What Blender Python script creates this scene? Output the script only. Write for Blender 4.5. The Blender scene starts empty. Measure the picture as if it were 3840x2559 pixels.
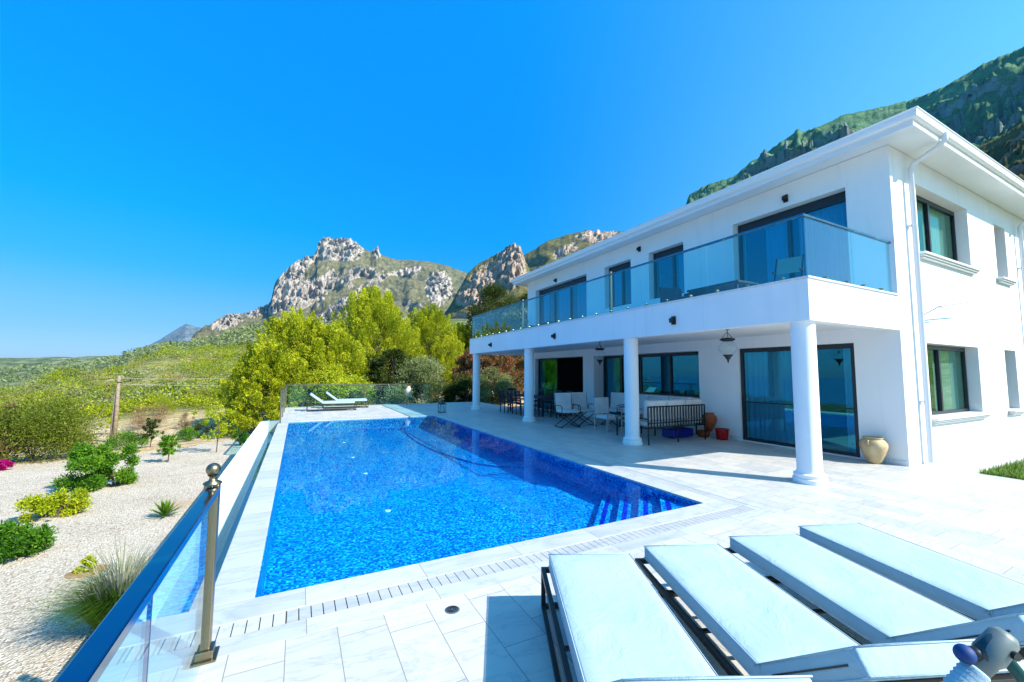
import bpy, math, random
import numpy as np
from mathutils import Vector, Matrix, noise
random.seed(7); RNG = np.random.default_rng(11)
S = bpy.context.scene
EXPO = 0.9
HAZE = 0.00005
COL = S.collection
R = math.radians
# ------------------------------------------------------------------ helpers
def link(o):
    COL.objects.link(o); return o
def tag(o, label=None, cat=None, group=None, kind=None):
    if label: o['label'] = label
    if cat: o['category'] = cat
    if group: o['group'] = group
    if kind: o['kind'] = kind
    return o
def empty(name, loc=(0, 0, 0), rz=0, label=None, cat=None, group=None):
    o = bpy.data.objects.new(name, None); o.empty_display_size = .2
    o.location = loc; o.rotation_euler = (0, 0, rz); link(o)
    return tag(o, label, cat, group)
def wloc(o):
    v = Vector((0, 0, 0))
    while o is not None:
        v += o.location; o = o.parent
    return v
class MB:
    """collects shapes, builds them as ONE mesh object"""
    def __init__(s): s.v = []; s.f = []; s.m = []; s.mi = 0
    def add(s, vs, fs):
        b = len(s.v); s.v += [tuple(p) for p in vs]; s.f += [tuple(b+i for i in f) for f in fs]; s.m += [s.mi]*len(fs)
    def box(s, x0, y0, z0, x1, y1, z1, M=None):
        if x0 > x1: x0, x1 = x1, x0
        if y0 > y1: y0, y1 = y1, y0
        if z0 > z1: z0, z1 = z1, z0
        vs = [(x0,y0,z0),(x1,y0,z0),(x1,y1,z0),(x0,y1,z0),(x0,y0,z1),(x1,y0,z1),(x1,y1,z1),(x0,y1,z1)]
        if M is not None: vs = [M @ Vector(p) for p in vs]
        s.add(vs, [(0,3,2,1),(4,5,6,7),(0,1,5,4),(1,2,6,5),(2,3,7,6),(3,0,4,7)]); return s
    def bar(s, a, b, w, h=None, up=(0,0,1)):
        """box section bar from a to b"""
        h = h or w; a = Vector(a); b = Vector(b); d = (b-a); L = d.length; d.normalize()
        u = Vector(up); x = d.cross(u)
        if x.length < 1e-4: x = d.cross(Vector((1,0,0)))
        x.normalize(); z = x.cross(d)
        vs = []
        for p in (a, b):
            for sx, sz in ((-1,-1),(1,-1),(1,1),(-1,1)): vs.append(p + x*sx*w/2 + z*sz*h/2)
        s.add(vs, [(3,2,1,0),(4,5,6,7),(0,1,5,4),(1,2,6,5),(2,3,7,6),(3,0,4,7)]); return s
    def tube(s, pts, r, n=8, cap=True):
        pts = [Vector(p) for p in pts]; k = len(pts)
        rs = r if isinstance(r, (list, tuple)) else [r]*k
        vs = []; prev = None
        for i, p in enumerate(pts):
            d = (pts[min(i+1, k-1)] - pts[max(i-1, 0)]).normalized()
            x = d.cross(Vector((0,0,1))) if prev is None else prev - d*prev.dot(d)
            if x.length < 1e-3: x = d.cross(Vector((1,0,0)))
            x.normalize(); prev = x; y = d.cross(x)
            for j in range(n):
                a = 2*math.pi*j/n; vs.append(p + (x*math.cos(a)+y*math.sin(a))*rs[i])
        fs = [(i*n+j, i*n+(j+1) % n, (i+1)*n+(j+1) % n, (i+1)*n+j) for i in range(k-1) for j in range(n)]
        if cap: fs += [tuple(range(n))[::-1], tuple(range((k-1)*n, k*n))]
        s.add(vs, fs); return s
    def lathe(s, prof, c=(0,0,0), n=24, cap=True):
        c = Vector(c); vs = []
        for r_, z in prof:
            for j in range(n):
                a = 2*math.pi*j/n; vs.append(c + Vector((r_*math.cos(a), r_*math.sin(a), z)))
        k = len(prof)
        fs = [(i*n+j, i*n+(j+1) % n, (i+1)*n+(j+1) % n, (i+1)*n+j) for i in range(k-1) for j in range(n)]
        if cap: fs += [tuple(range(n))[::-1], tuple(range((k-1)*n, k*n))]
        s.add(vs, fs); return s
    def sphere(s, c, r, n=12, sc=(1,1,1)):
        prof = [(r*math.sin(math.pi*i/n) if 0 < i < n else 1e-4, -r*math.cos(math.pi*i/n)) for i in range(n+1)]
        b = len(s.v); s.lathe(prof, (0,0,0), 2*n, False)
        for i in range(b, len(s.v)):
            p = s.v[i]; s.v[i] = (c[0]+p[0]*sc[0], c[1]+p[1]*sc[1], c[2]+p[2]*sc[2])
        return s
    def poly(s, pts): s.add(pts, [tuple(range(len(pts)))]); return s
    def prism(s, pts, z0, z1):
        n = len(pts); vs = [(p[0], p[1], z0) for p in pts]+[(p[0], p[1], z1) for p in pts]
        s.add(vs, [tuple(range(n))[::-1], tuple(range(n, 2*n))]+[(i, (i+1) % n, n+(i+1) % n, n+i) for i in range(n)]); return s
    def build(s, name, mat=None, parent=None, bevel=0, smooth=False, world=False, seg=2, mats=None):
        me = bpy.data.meshes.new(name)
        vs = s.v
        if world and parent is not None:
            w = wloc(parent); vs = [(p[0]-w.x, p[1]-w.y, p[2]-w.z) for p in vs]
        me.from_pydata(vs, [], s.f); me.update()
        for m in (mats or [mat]):
            if m: me.materials.append(m)
        if mats: me.polygons.foreach_set('material_index', s.m)
        if smooth: me.polygons.foreach_set('use_smooth', [True]*len(me.polygons))
        o = bpy.data.objects.new(name, me); link(o)
        if parent is not None: o.parent = parent
        if bevel:
            b = o.modifiers.new('bevel', 'BEVEL'); b.width = bevel; b.segments = seg; b.limit_method = 'ANGLE'; b.angle_limit = R(40)
            b.use_clamp_overlap = True
        return o
def np_mesh(name, V, F, mat, parent=None, world=False, smooth=False, attr=None):
    """V (n,3), F (m,k) numpy -> object"""
    V = np.asarray(V, np.float32)
    if world and parent is not None:
        w = wloc(parent); V = V - np.array([w.x, w.y, w.z], np.float32)
    me = bpy.data.meshes.new(name); k = F.shape[1]
    me.vertices.add(len(V)); me.vertices.foreach_set('co', V.ravel())
    me.loops.add(F.size); me.loops.foreach_set('vertex_index', F.astype(np.int32).ravel())
    me.polygons.add(len(F)); me.polygons.foreach_set('loop_start', (np.arange(len(F))*k).astype(np.int32))
    me.polygons.foreach_set('loop_total', np.full(len(F), k, np.int32))
    if smooth: me.polygons.foreach_set('use_smooth', np.ones(len(F), bool))
    me.update(calc_edges=True); me.validate()
    if attr is not None:
        a = me.attributes.new('tone', 'FLOAT', 'POINT'); a.data.foreach_set('value', np.asarray(attr, np.float32))
    me.materials.append(mat)
    o = bpy.data.objects.new(name, me); link(o)
    if parent is not None: o.parent = parent
    return o
def children(o): return [c for c in bpy.data.objects if c.parent == o]
def copy_tree(o, parent=None):
    kids = list(o.children); c = o.copy(); COL.objects.link(c); c.parent = parent
    for k in kids: copy_tree(k, c)
    return c
# ------------------------------------------------------------------ materials
def mat(name, col=(.8,.8,.8), rough=.5, metal=0, spec=None, build=None, **kw):
    m = bpy.data.materials.new(name); m.use_nodes = True
    nt = m.node_tree; b = nt.nodes['Principled BSDF']
    b.inputs['Base Color'].default_value = (*col, 1); b.inputs['Roughness'].default_value = rough; b.inputs['Metallic'].default_value = metal
    if spec is not None: b.inputs['Specular IOR Level'].default_value = spec
    for k, v in kw.items(): b.inputs[k.replace('_', ' ')].default_value = v
    if build: build(nt, b)
    return m
def N(nt, t, **kw):
    n = nt.nodes.new(t)
    for k, v in kw.items():
        if k.startswith('i_'):
            key = k[2:].replace('_', ' '); n.inputs[int(key) if key.isdigit() else key].default_value = v
        else: setattr(n, k, v)
    return n
def math_(nt, op, a, b=None, c=None):
    n = nt.nodes.new('ShaderNodeMath'); n.operation = op
    for i, x in enumerate((a, b, c)):
        if x is None: continue
        if isinstance(x, (int, float)): n.inputs[i].default_value = x
        else: nt.links.new(x, n.inputs[i])
    return n.outputs[0]
def ramp(nt, fac, stops, interp='LINEAR'):
    n = nt.nodes.new('ShaderNodeValToRGB'); n.color_ramp.interpolation = interp
    e = n.color_ramp.elements
    while len(e) > 1: e.remove(e[-1])
    e[0].position = stops[0][0]; e[0].color = (*stops[0][1], 1)
    for p, c in stops[1:]:
        x = e.new(p); x.color = (*c, 1)
    nt.links.new(fac, n.inputs[0]); return n.outputs[0]
def mixc(nt, fac, a, b, mode='MIX'):
    n = nt.nodes.new('ShaderNodeMix'); n.data_type = 'RGBA'; n.blend_type = mode
    for s_, x in ((n.inputs[0], fac), (n.inputs[6], a), (n.inputs[7], b)):
        if isinstance(x, (int, float)): s_.default_value = x
        elif isinstance(x, tuple): s_.default_value = (*x, 1)
        else: nt.links.new(x, s_)
    return n.outputs[2]
def pos(nt):
    return N(nt, 'ShaderNodeNewGeometry').outputs['Position']
def noisef(nt, vec, scale, detail=4, rough=.55, dist=0):
    n = N(nt, 'ShaderNodeTexNoise'); n.inputs['Scale'].default_value = scale; n.inputs['Detail'].default_value = detail
    n.inputs['Roughness'].default_value = rough; n.inputs['Distortion'].default_value = dist
    nt.links.new(vec, n.inputs['Vector']); return n.outputs['Fac']
def bump(nt, b, h, strength, dist):
    n = N(nt, 'ShaderNodeBump'); n.inputs['Strength'].default_value = strength; n.inputs['Distance'].default_value = dist
    nt.links.new(h, n.inputs['Height']); nt.links.new(n.outputs[0], b.inputs['Normal'])
def combine(nt, x, y, z=0.0):
    n = N(nt, 'ShaderNodeCombineXYZ')
    for i, a in enumerate((x, y, z)):
        if isinstance(a, (int, float)): n.inputs[i].default_value = a
        else: nt.links.new(a, n.inputs[i])
    return n.outputs[0]
def sep(nt, v):
    n = N(nt, 'ShaderNodeSeparateXYZ'); nt.links.new(v, n.inputs[0]); return n.outputs
def white(nt, v):
    n = N(nt, 'ShaderNodeTexWhiteNoise'); n.noise_dimensions = '3D'; nt.links.new(v, n.inputs['Vector']); return n.outputs['Value']

def plaster(nt, b):
    p = pos(nt)
    f = noisef(nt, p, .7, 5, .6)
    c = ramp(nt, f, [(.3, (.78,.79,.79)), (.6, (.84,.84,.835)), (.8, (.865,.86,.85))])
    mp = N(nt, 'ShaderNodeMapping'); mp.inputs['Scale'].default_value = (3.5,3.5,.25); nt.links.new(p, mp.inputs[0])
    st = noisef(nt, mp.outputs[0], 1.6, 5, .65)
    c = mixc(nt, 1.0, c, ramp(nt, st, [(.30, (.93,.94,.94)), (.45, (1,1,1))]), 'MULTIPLY')
    nt.links.new(c, b.inputs['Base Color']); bump(nt, b, noisef(nt, p, 90, 3), .25, .004)
M_wall = mat('white_plaster', rough=.85, spec=.2, build=plaster)
def soft_paint(nt, b):
    f = noisef(nt, pos(nt), 1.3, 4, .6)
    nt.links.new(ramp(nt, f, [(.3, (.74,.75,.76)), (.7, (.80,.81,.81))]), b.inputs['Base Color'])
M_trim = mat('white_gloss_trim', rough=.35, build=soft_paint)
M_sill = mat('pale_stone_sill', (.62,.62,.60), .6)
def marble(tw, tl, joint=.0055, rot=False, tint=(1,1,1)):
    def f(nt, b):
        p = pos(nt); s = sep(nt, p)
        X, Y = (s[1], s[0]) if rot else (s[0], s[1])
        cx = math_(nt, 'FLOOR', math_(nt, 'DIVIDE', math_(nt, 'ADD', X, .005), tw))
        off = math_(nt, 'MULTIPLY', white(nt, combine(nt, cx, 3.0, 1.0)), tl)
        yy = math_(nt, 'DIVIDE', math_(nt, 'ADD', Y, off), tl)
        cy = math_(nt, 'FLOOR', yy)
        fx = math_(nt, 'MULTIPLY', math_(nt, 'FRACT', math_(nt, 'DIVIDE', math_(nt, 'ADD', X, .005), tw)), tw)
        fy = math_(nt, 'MULTIPLY', math_(nt, 'FRACT', yy), tl)
        jx = math_(nt, 'LESS_THAN', fx, joint); jy = math_(nt, 'LESS_THAN', fy, joint)
        j = math_(nt, 'MAXIMUM', jx, jy)
        cell = white(nt, combine(nt, cx, cy, 7.0))
        cell2 = white(nt, combine(nt, cx, cy, 17.0))
        sh = N(nt, 'ShaderNodeVectorMath'); sh.operation = 'SCALE'; nt.links.new(combine(nt, cell, cell2, cell), sh.inputs[0]); sh.inputs['Scale'].default_value = 60
        ad = N(nt, 'ShaderNodeVectorMath'); ad.operation = 'ADD'; nt.links.new(p, ad.inputs[0]); nt.links.new(sh.outputs[0], ad.inputs[1])
        v = ad.outputs[0]
        mp = N(nt, 'ShaderNodeMapping'); mp.inputs['Rotation'].default_value = (0,0,.5); mp.inputs['Scale'].default_value = (1.2,4.5,1); nt.links.new(v, mp.inputs[0])
        n1 = noisef(nt, mp.outputs[0], .9, 6, .62, .9)
        vein = math_(nt, 'ABSOLUTE', math_(nt, 'SUBTRACT', n1, .5))
        vc = ramp(nt, vein, [(0, (.67,.70,.73)), (.012, (.78,.80,.81)), (.05, (.85,.855,.85)), (.3, (.87,.87,.86))])
        cloud = noisef(nt, v, 2.2, 5, .6)
        vc = mixc(nt, .55, vc, ramp(nt, cloud, [(.28, (.66,.69,.71)), (.48, (.86,.865,.86)), (.8, (.91,.89,.86))]), 'MULTIPLY')
        vc = mixc(nt, 1.0, vc, ramp(nt, cell, [(0, (.86,.88,.90)), (.5, (1,.995,.98)), (1, (1.05,1.03,.98))]), 'MULTIPLY')
        vc = mixc(nt, 1.0, vc, tint, 'MULTIPLY')
        vc = mixc(nt, j, vc, (.24,.22,.19))
        nt.links.new(vc, b.inputs['Base Color'])
        nt.links.new(math_(nt, 'ADD', .32, math_(nt, 'MULTIPLY', cloud, .25)), b.inputs['Roughness'])
        bump(nt, b, math_(nt, 'SUBTRACT', math_(nt, 'MULTIPLY', n1, .1), j), .4, .003)
    return f
M_deck = mat('marble_paving', rough=.4, spec=.35, build=marble(.3100, .62, tint=(.68,.65,.61)))
M_coping = mat('marble_coping', rough=.35, spec=.35, build=marble(50, .62, tint=(.64,.64,.63)))
M_coping_x = mat('marble_coping_across', rough=.35, spec=.35, build=marble(50, .93, rot=True, tint=(.64,.64,.625)))
M_marble_plain = mat('marble_plain', rough=.4, spec=.35, build=marble(200, 200))
M_grate = mat('marble_grate', rough=.45, spec=.3, build=marble(60, 60, tint=(.61,.60,.585)))
def mosaic(dark):
    def f(nt, b):
        p = pos(nt); s = sep(nt, p); T = .024
        c = [math_(nt, 'FLOOR', math_(nt, 'DIVIDE', math_(nt, 'ADD', s[i], .0007), T)) for i in range(3)]
        w = white(nt, combine(nt, c[0], c[1], c[2]))
        lo = noisef(nt, p, 1.4, 3, .6)
        k = math_(nt, 'ADD', math_(nt, 'MULTIPLY', w, .8), math_(nt, 'MULTIPLY', lo, .2))
        if dark: col = ramp(nt, k, [(.1, (.0,.004,.22)), (.5, (.0,.01,.4)), (.8, (.01,.03,.55)), (.95, (.05,.1,.7))])
        else: col = ramp(nt, k, [(.14, (.0,.045,.33)), (.38, (.0,.125,.49)), (.6, (.0,.235,.62)), (.8, (.005,.37,.72)), (.93, (.05,.62,.84))])
        wv = noisef(nt, p, 3.2, 3, .5, 1.2)
        ripple = math_(nt, 'POWER', math_(nt, 'SUBTRACT', 1.0, math_(nt, 'ABSOLUTE', math_(nt, 'MULTIPLY', math_(nt, 'SUBTRACT', wv, .5), 6.0))), 3.0)
        nt.links.new(col, b.inputs['Base Color'])
    return f
M_mosaic = mat('blue_glass_mosaic', rough=.5, spec=.2, build=mosaic(False))
M_mosaic_dk = mat('dark_blue_mosaic_trim', rough=.5, spec=.2, build=mosaic(True))
def schlick(nt, f0, nrm=None, mul=1.0):
    lw = N(nt, 'ShaderNodeLayerWeight'); lw.inputs['Blend'].default_value = .5
    if nrm is not None: nt.links.new(nrm, lw.inputs['Normal'])
    f = math_(nt, 'POWER', lw.outputs['Facing'], 5.0)
    return math_(nt, 'MINIMUM', math_(nt, 'ADD', f0*mul, math_(nt, 'MULTIPLY', f, (1-f0)*min(1, mul))), 1.0)
def water_mat(name, tint, bs, bd, sc):
    m = bpy.data.materials.new(name); m.use_nodes = True; nt = m.node_tree; nt.nodes.clear()
    out = N(nt, 'ShaderNodeOutputMaterial'); mx = N(nt, 'ShaderNodeMixShader')
    tr = N(nt, 'ShaderNodeBsdfTransparent'); tr.inputs[0].default_value = (*tint, 1); gl = N(nt, 'ShaderNodeBsdfGlossy'); gl.inputs['Roughness'].default_value = .012
    gl.inputs[0].default_value = (.32,.62,.88,1)
    p = pos(nt); h = math_(nt, 'ADD', noisef(nt, p, sc, 2, .5), math_(nt, 'MULTIPLY', noisef(nt, p, sc*4, 2, .5), .25))
    bp = N(nt, 'ShaderNodeBump'); bp.inputs['Strength'].default_value = bs; bp.inputs['Distance'].default_value = bd
    nt.links.new(h, bp.inputs['Height']); nt.links.new(bp.outputs[0], gl.inputs['Normal'])
    nt.links.new(schlick(nt, .02, bp.outputs[0]), mx.inputs[0]); nt.links.new(tr.outputs[0], mx.inputs[1]); nt.links.new(gl.outputs[0], mx.inputs[2]); nt.links.new(mx.outputs[0], out.inputs[0])
    return m
M_water = water_mat('pool_water', (.62,.95,1.0), .10, .005, 1.3)
def glass_mat(name, tint, refl=.04, rtint=(1,1,1)):
    m = bpy.data.materials.new(name); m.use_nodes = True; nt = m.node_tree; nt.nodes.clear()
    out = N(nt, 'ShaderNodeOutputMaterial'); mx = N(nt, 'ShaderNodeMixShader')
    tr = N(nt, 'ShaderNodeBsdfTransparent'); tr.inputs[0].default_value = (*tint, 1); gl = N(nt, 'ShaderNodeBsdfGlossy'); gl.inputs['Roughness'].default_value = .005
    gl.inputs[0].default_value = (*rtint, 1)
    nt.links.new(schlick(nt, refl), mx.inputs[0]); nt.links.new(tr.outputs[0], mx.inputs[1]); nt.links.new(gl.outputs[0], mx.inputs[2]); nt.links.new(mx.outputs[0], out.inputs[0])
    return m
M_glass = glass_mat('clear_balustrade_glass', (.74,.93,.97), .035)
M_glass_edge = mat('green_glass_edge', (.05,.30,.32), .15)
M_glass_b = glass_mat('balcony_glass', (.70,.93,.96), .05)
M_pane = glass_mat('coated_window_glass', (.50,.76,.86), .15, (.12,.66,.78))
M_pane_side = glass_mat('clear_side_window_glass', (.74,.86,.84), .06, (.5,.9,.7))
M_globe = glass_mat('clear_lantern_glass', (.93,.97,.97), .03)
M_frame = mat('dark_window_frame', (.012,.016,.022), .4)
M_steel = mat('brushed_steel', (.27,.22,.14), .36, 1.0)
M_steel_top = mat('steel_handrail', rough=.14, metal=1.0, build=lambda nt, b: nt.links.new(ramp(nt, noisef(nt, pos(nt), 3.5, 3, .5, .8), [(.42, (.12,.19,.26)), (.6, (.17,.21,.25)), (.72, (.36,.35,.33))]), b.inputs['Base Color']))
M_black = mat('black_metal', (.014,.015,.018), .4, .3)
M_bronze = mat('dark_bronze_frame', (.035,.028,.024), .45, .4)
def fabric(c1, c2):
    def f(nt, b):
        p = pos(nt); w = noisef(nt, p, 260, 2); l = noisef(nt, p, 2.1, 4)
        nt.links.new(ramp(nt, l, [(.3, c1), (.7, c2)]), b.inputs['Base Color'])
        bump(nt, b, math_(nt, 'ADD', math_(nt, 'MULTIPLY', w, .10), noisef(nt, p, 4.5, 4, .6, 1.0)), .6, .02)
    return f
M_mattress = mat('white_outdoor_fabric', rough=.9, spec=.1, build=fabric((.34,.47,.53), (.40,.505,.545)))
M_cushion = mat('cream_cushion_fabric', rough=.9, spec=.1, build=fabric((.55,.54,.52), (.72,.71,.69)))
M_curtain = mat('pale_curtain', (.66,.70,.72), .9)
M_blind = mat('grey_blind', (.50,.50,.46), .9)
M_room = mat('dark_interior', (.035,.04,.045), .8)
M_wicker = mat('navy_wicker', (.012,.018,.045), .6)
M_terra = mat('terracotta', rough=.55, build=lambda nt, b: nt.links.new(ramp(nt, noisef(nt, pos(nt), 9, 4), [(.3, (.20,.03,.008)), (.7, (.45,.09,.02))]), b.inputs['Base Color']))
M_red = mat('red_glaze', (.45,.002,.004), .2)
M_tan = mat('sandstone_clay', rough=.75, build=lambda nt, b: nt.links.new(ramp(nt, noisef(nt, pos(nt), 6, 5), [(.3, (.38,.26,.12)), (.7, (.60,.45,.25))]), b.inputs['Base Color']))
M_wood = mat('weathered_wood', rough=.8, build=lambda nt, b: nt.links.new(ramp(nt, noisef(nt, pos(nt), 14, 5), [(.3, (.16,.11,.07)), (.7, (.34,.26,.18))]), b.inputs['Base Color']))
M_wire = mat('pale_cable', (.5,.5,.5), .6)
M_bucketblue = mat('blue_plastic', (.004,.006,.22), .4)

def gravel(nt, b):
    p = pos(nt)
    v = N(nt, 'ShaderNodeTexVoronoi'); v.inputs['Scale'].default_value = 48; nt.links.new(p, v.inputs['Vector'])
    w = N(nt, 'ShaderNodeSeparateColor'); nt.links.new(v.outputs['Color'], w.inputs[0])
    k = math_(nt, 'ADD', math_(nt, 'MULTIPLY', w.outputs[0], .6), math_(nt, 'MULTIPLY', noisef(nt, p, .8, 4), .4))
    c = ramp(nt, k, [(.1, (.26,.19,.12)), (.35, (.50,.40,.29)), (.6, (.66,.55,.42)), (.9, (.78,.69,.57))])
    n2 = noisef(nt, p, .35, 5, .6)
    c = mixc(nt, ramp(nt, n2, [(.60, (0,0,0)), (.70, (1,1,1))]), c, (.50,.33,.17))
    nt.links.new(c, b.inputs['Base Color']); bump(nt, b, v.outputs['Distance'], .8, .03)
M_gravel = mat('pale_gravel', rough=.9, spec=.1, build=gravel)
def hillmat(nt, b):
    p = pos(nt); s = sep(nt, p)
    r = math_(nt, 'SQRT', math_(nt, 'ADD', math_(nt, 'POWER', s[0], 2.0), math_(nt, 'POWER', s[1], 2.0)))
    n1 = noisef(nt, p, .055, 6, .62); n2 = noisef(nt, p, .45, 6, .7); n3 = noisef(nt, p, .012, 5, .6)
    g = ramp(nt, n2, [(.30, (.06,.085,.012)), (.42, (.16,.19,.02)), (.52, (.30,.27,.08)), (.62, (.48,.38,.20)), (.8, (.62,.50,.33))])
    n4 = noisef(nt, p, .02, 8, .72)
    far = ramp(nt, n4, [(.38, (.05,.075,.03)), (.48, (.11,.14,.05)), (.56, (.19,.20,.09)), (.66, (.38,.36,.22))])
    vv = N(nt, 'ShaderNodeTexVoronoi'); vv.inputs['Scale'].default_value = .07; nt.links.new(p, vv.inputs['Vector'])
    far = mixc(nt, ramp(nt, vv.outputs['Distance'], [(.12, (1,1,1)), (.3, (0,0,0))]), far, (.035,.06,.02))
    g = mixc(nt, ramp(nt, math_(nt, 'DIVIDE', r, 700.0), [(.25, (0,0,0)), (.6, (1,1,1))]), g, far)
    sand = ramp(nt, noisef(nt, p, 1.1, 6, .65), [(.3, (.38,.25,.12)), (.5, (.60,.43,.24)), (.7, (.72,.58,.40))])
    f = ramp(nt, math_(nt, 'ADD', math_(nt, 'DIVIDE', r, 80.0), math_(nt, 'MULTIPLY', math_(nt, 'SUBTRACT', n1, .5), .6)), [(.42, (1,1,1)), (.62, (0,0,0))])
    nt.links.new(mixc(nt, f, g, sand), b.inputs['Base Color'])
    bump(nt, b, n2, 1.0, 1.2)
M_hill = mat('scrub_hillside', rough=.95, spec=.05, build=hillmat)
def rockmat(scale, rock, scrub, lo, hi, attr=0.0):
    def f(nt, b):
        p = pos(nt); g = N(nt, 'ShaderNodeNewGeometry'); nz = sep(nt, g.outputs['True Normal'])[2]
        n1 = noisef(nt, p, 1.0*scale, 8, .68); n2 = noisef(nt, p, 6*scale, 8, .75)
        n3 = noisef(nt, p, 22*scale, 6, .75)
        k = math_(nt, 'ADD', math_(nt, 'ADD', nz, math_(nt, 'MULTIPLY', math_(nt, 'SUBTRACT', n1, .5), 1.2)), math_(nt, 'ADD', math_(nt, 'MULTIPLY', math_(nt, 'SUBTRACT', n2, .5), 1.5), math_(nt, 'MULTIPLY', math_(nt, 'SUBTRACT', n3, .5), .8)))
        if attr:
            at_ = N(nt, 'ShaderNodeAttribute'); at_.attribute_name = 'tone'
            k = math_(nt, 'SUBTRACT', math_(nt, 'ADD', k, attr), math_(nt, 'MULTIPLY', at_.outputs['Fac'], attr*1.75))
        fac = ramp(nt, k, [(lo, (0,0,0)), (hi, (1,1,1))])
        rc = ramp(nt, n2, [(.3, tuple(x*.45 for x in rock)), (.45, rock), (.62, tuple(min(1, x*1.25) for x in rock)), (.75, (rock[0]*.85, rock[1]*.68, rock[2]*.5))])
        sc = ramp(nt, n2, [(.35, tuple(x*.45 for x in scrub)), (.5, scrub), (.62, (scrub[0]*1.6, scrub[1]*1.4, scrub[2]*1.5)), (.74, (scrub[0]*3, scrub[1]*2.6, scrub[2]*3.2))])
        nt.links.new(mixc(nt, fac, rc, sc), b.inputs['Base Color'])
        bump(nt, b, n2, 1.0, .5/scale*.25)
    return f
M_rock_main = mat('limestone_and_scrub', rough=.95, spec=.05, build=rockmat(.008, (.50,.43,.36), (.16,.15,.07), .30, .46, .55))
M_rock_mid = mat('pink_limestone_and_scrub', rough=.95, spec=.05, build=rockmat(.012, (.52,.39,.30), (.14,.13,.045), .36, .54, .35))
M_rock_right = mat('wooded_mountain', rough=.95, spec=.05, build=rockmat(.008, (.30,.36,.33), (.13,.25,.11), -.16, .02))
M_rock_blue = mat('distant_mountain', rough=.95, spec=.05, build=rockmat(.003, (.3,.32,.34), (.16,.19,.18), .4, .7))
def leafmat(name, c1, c2, c3, transl=.35, rough=.6):
    m = bpy.data.materials.new(name); m.use_nodes = True; nt = m.node_tree; b = nt.nodes['Principled BSDF']
    a = N(nt, 'ShaderNodeAttribute'); a.attribute_name = 'tone'
    c = ramp(nt, a.outputs['Fac'], [(0, c1), (.5, c2), (1, c3)])
    nt.links.new(c, b.inputs['Base Color']); b.inputs['Roughness'].default_value = rough; b.inputs['Specular IOR Level'].default_value = .2
    t = N(nt, 'ShaderNodeBsdfTranslucent'); nt.links.new(c, t.inputs[0]); mx = N(nt, 'ShaderNodeMixShader'); mx.inputs[0].default_value = transl
    nt.links.new(b.outputs[0], mx.inputs[1]); nt.links.new(t.outputs[0], mx.inputs[2]); nt.links.new(mx.outputs[0], nt.nodes['Material Output'].inputs[0])
    return m
L_pine = leafmat('pine_needles', (.09,.13,.004), (.35,.40,.012), (.76,.73,.03))
L_dark = leafmat('dark_conifer', (.010,.022,.004), (.04,.065,.008), (.14,.16,.02))
L_olive = leafmat('olive_foliage', (.06,.08,.025), (.22,.26,.08), (.55,.56,.28))
L_green = leafmat('bright_shrub', (.02,.07,.005), (.09,.24,.01), (.30,.45,.03))
L_scrub = leafmat('hill_scrub', (.08,.11,.003), (.30,.35,.006), (.55,.54,.03))
L_bush = leafmat('olive_brown_bush', (.06,.085,.008), (.20,.25,.018), (.48,.44,.08))
L_far = leafmat('far_foliage', (.16,.20,.07), (.27,.31,.11), (.46,.46,.22))
L_dry = leafmat('dry_brush', (.14,.09,.04), (.36,.23,.11), (.58,.43,.25))
L_red = leafmat('red_bracts', (.05,.07,.01), (.20,.14,.05), (.60,.12,.06))
L_mag = leafmat('magenta_bracts', (.25,.0,.08), (.45,.0,.16), (.6,.03,.25))
L_lime = leafmat('lime_leaves', (.14,.20,.005), (.38,.44,.01), (.65,.62,.03))
L_grass = leafmat('grass_blades', (.03,.09,.004), (.12,.25,.01), (.36,.42,.14))
L_straw = leafmat('straw_blades', (.18,.18,.10), (.38,.37,.25), (.6,.57,.42))
M_bark = mat('bark', (.10,.07,.045), .9)
# ------------------------------------------------------------------ camera and light
YAW, PITCH, ROLL, FOC = 27.46957, 4.39736, .32603, 941.1877
CAMZ = 1.75
def cam_basis():
    y, p, r = R(YAW), R(PITCH), R(ROLL)
    f = Vector((math.sin(y)*math.cos(p), math.cos(y)*math.cos(p), math.sin(p)))
    r0 = Vector((math.cos(y), -math.sin(y), 0)); u0 = r0.cross(f)
    return r0*math.cos(r)+u0*math.sin(r), -r0*math.sin(r)+u0*math.cos(r), f
cr, cu, cf = cam_basis()
cam = bpy.data.cameras.new('camera'); co = bpy.data.objects.new('camera', cam); link(co)
co.matrix_world = Matrix(((cr.x, cu.x, -cf.x, 0), (cr.y, cu.y, -cf.y, 0), (cr.z, cu.z, -cf.z, CAMZ), (0, 0, 0, 1)))
cam.sensor_fit = 'HORIZONTAL'; cam.sensor_width = 36; cam.lens = 36*FOC/2353; cam.clip_end = 30000; cam.clip_start = .02
S.camera = co
SUN_EL, SUN_AZ = R(39), R(142.0)
w = bpy.data.worlds.new('World'); S.world = w; w.use_nodes = True
nt = w.node_tree; bg = nt.nodes['Background']
sky = N(nt, 'ShaderNodeTexSky'); sky.sky_type = 'NISHITA'; sky.sun_disc = False; sky.sun_elevation = SUN_EL; sky.sun_rotation = SUN_AZ
sky.air_density = 1.0; sky.dust_density = .6; sky.ozone_density = 2.5
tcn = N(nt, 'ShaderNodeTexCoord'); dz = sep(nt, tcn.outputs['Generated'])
away = ramp(nt, dz[2], [(0, (.40,.52,.72)), (.07, (.30,.46,.66)), (.13, (.21,.46,.65)), (.19, (.08,.49,.72)), (.30, (.004,.60,.97)), (.48, (.0,.76,1.45)), (.78, (.0,1.1,1.9)), (.86, (1.0,1.9,2.1)), (1, (2.4,3.3,2.9))])  # zenith stops raised above the view as added neutral fill for shaded walls
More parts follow.
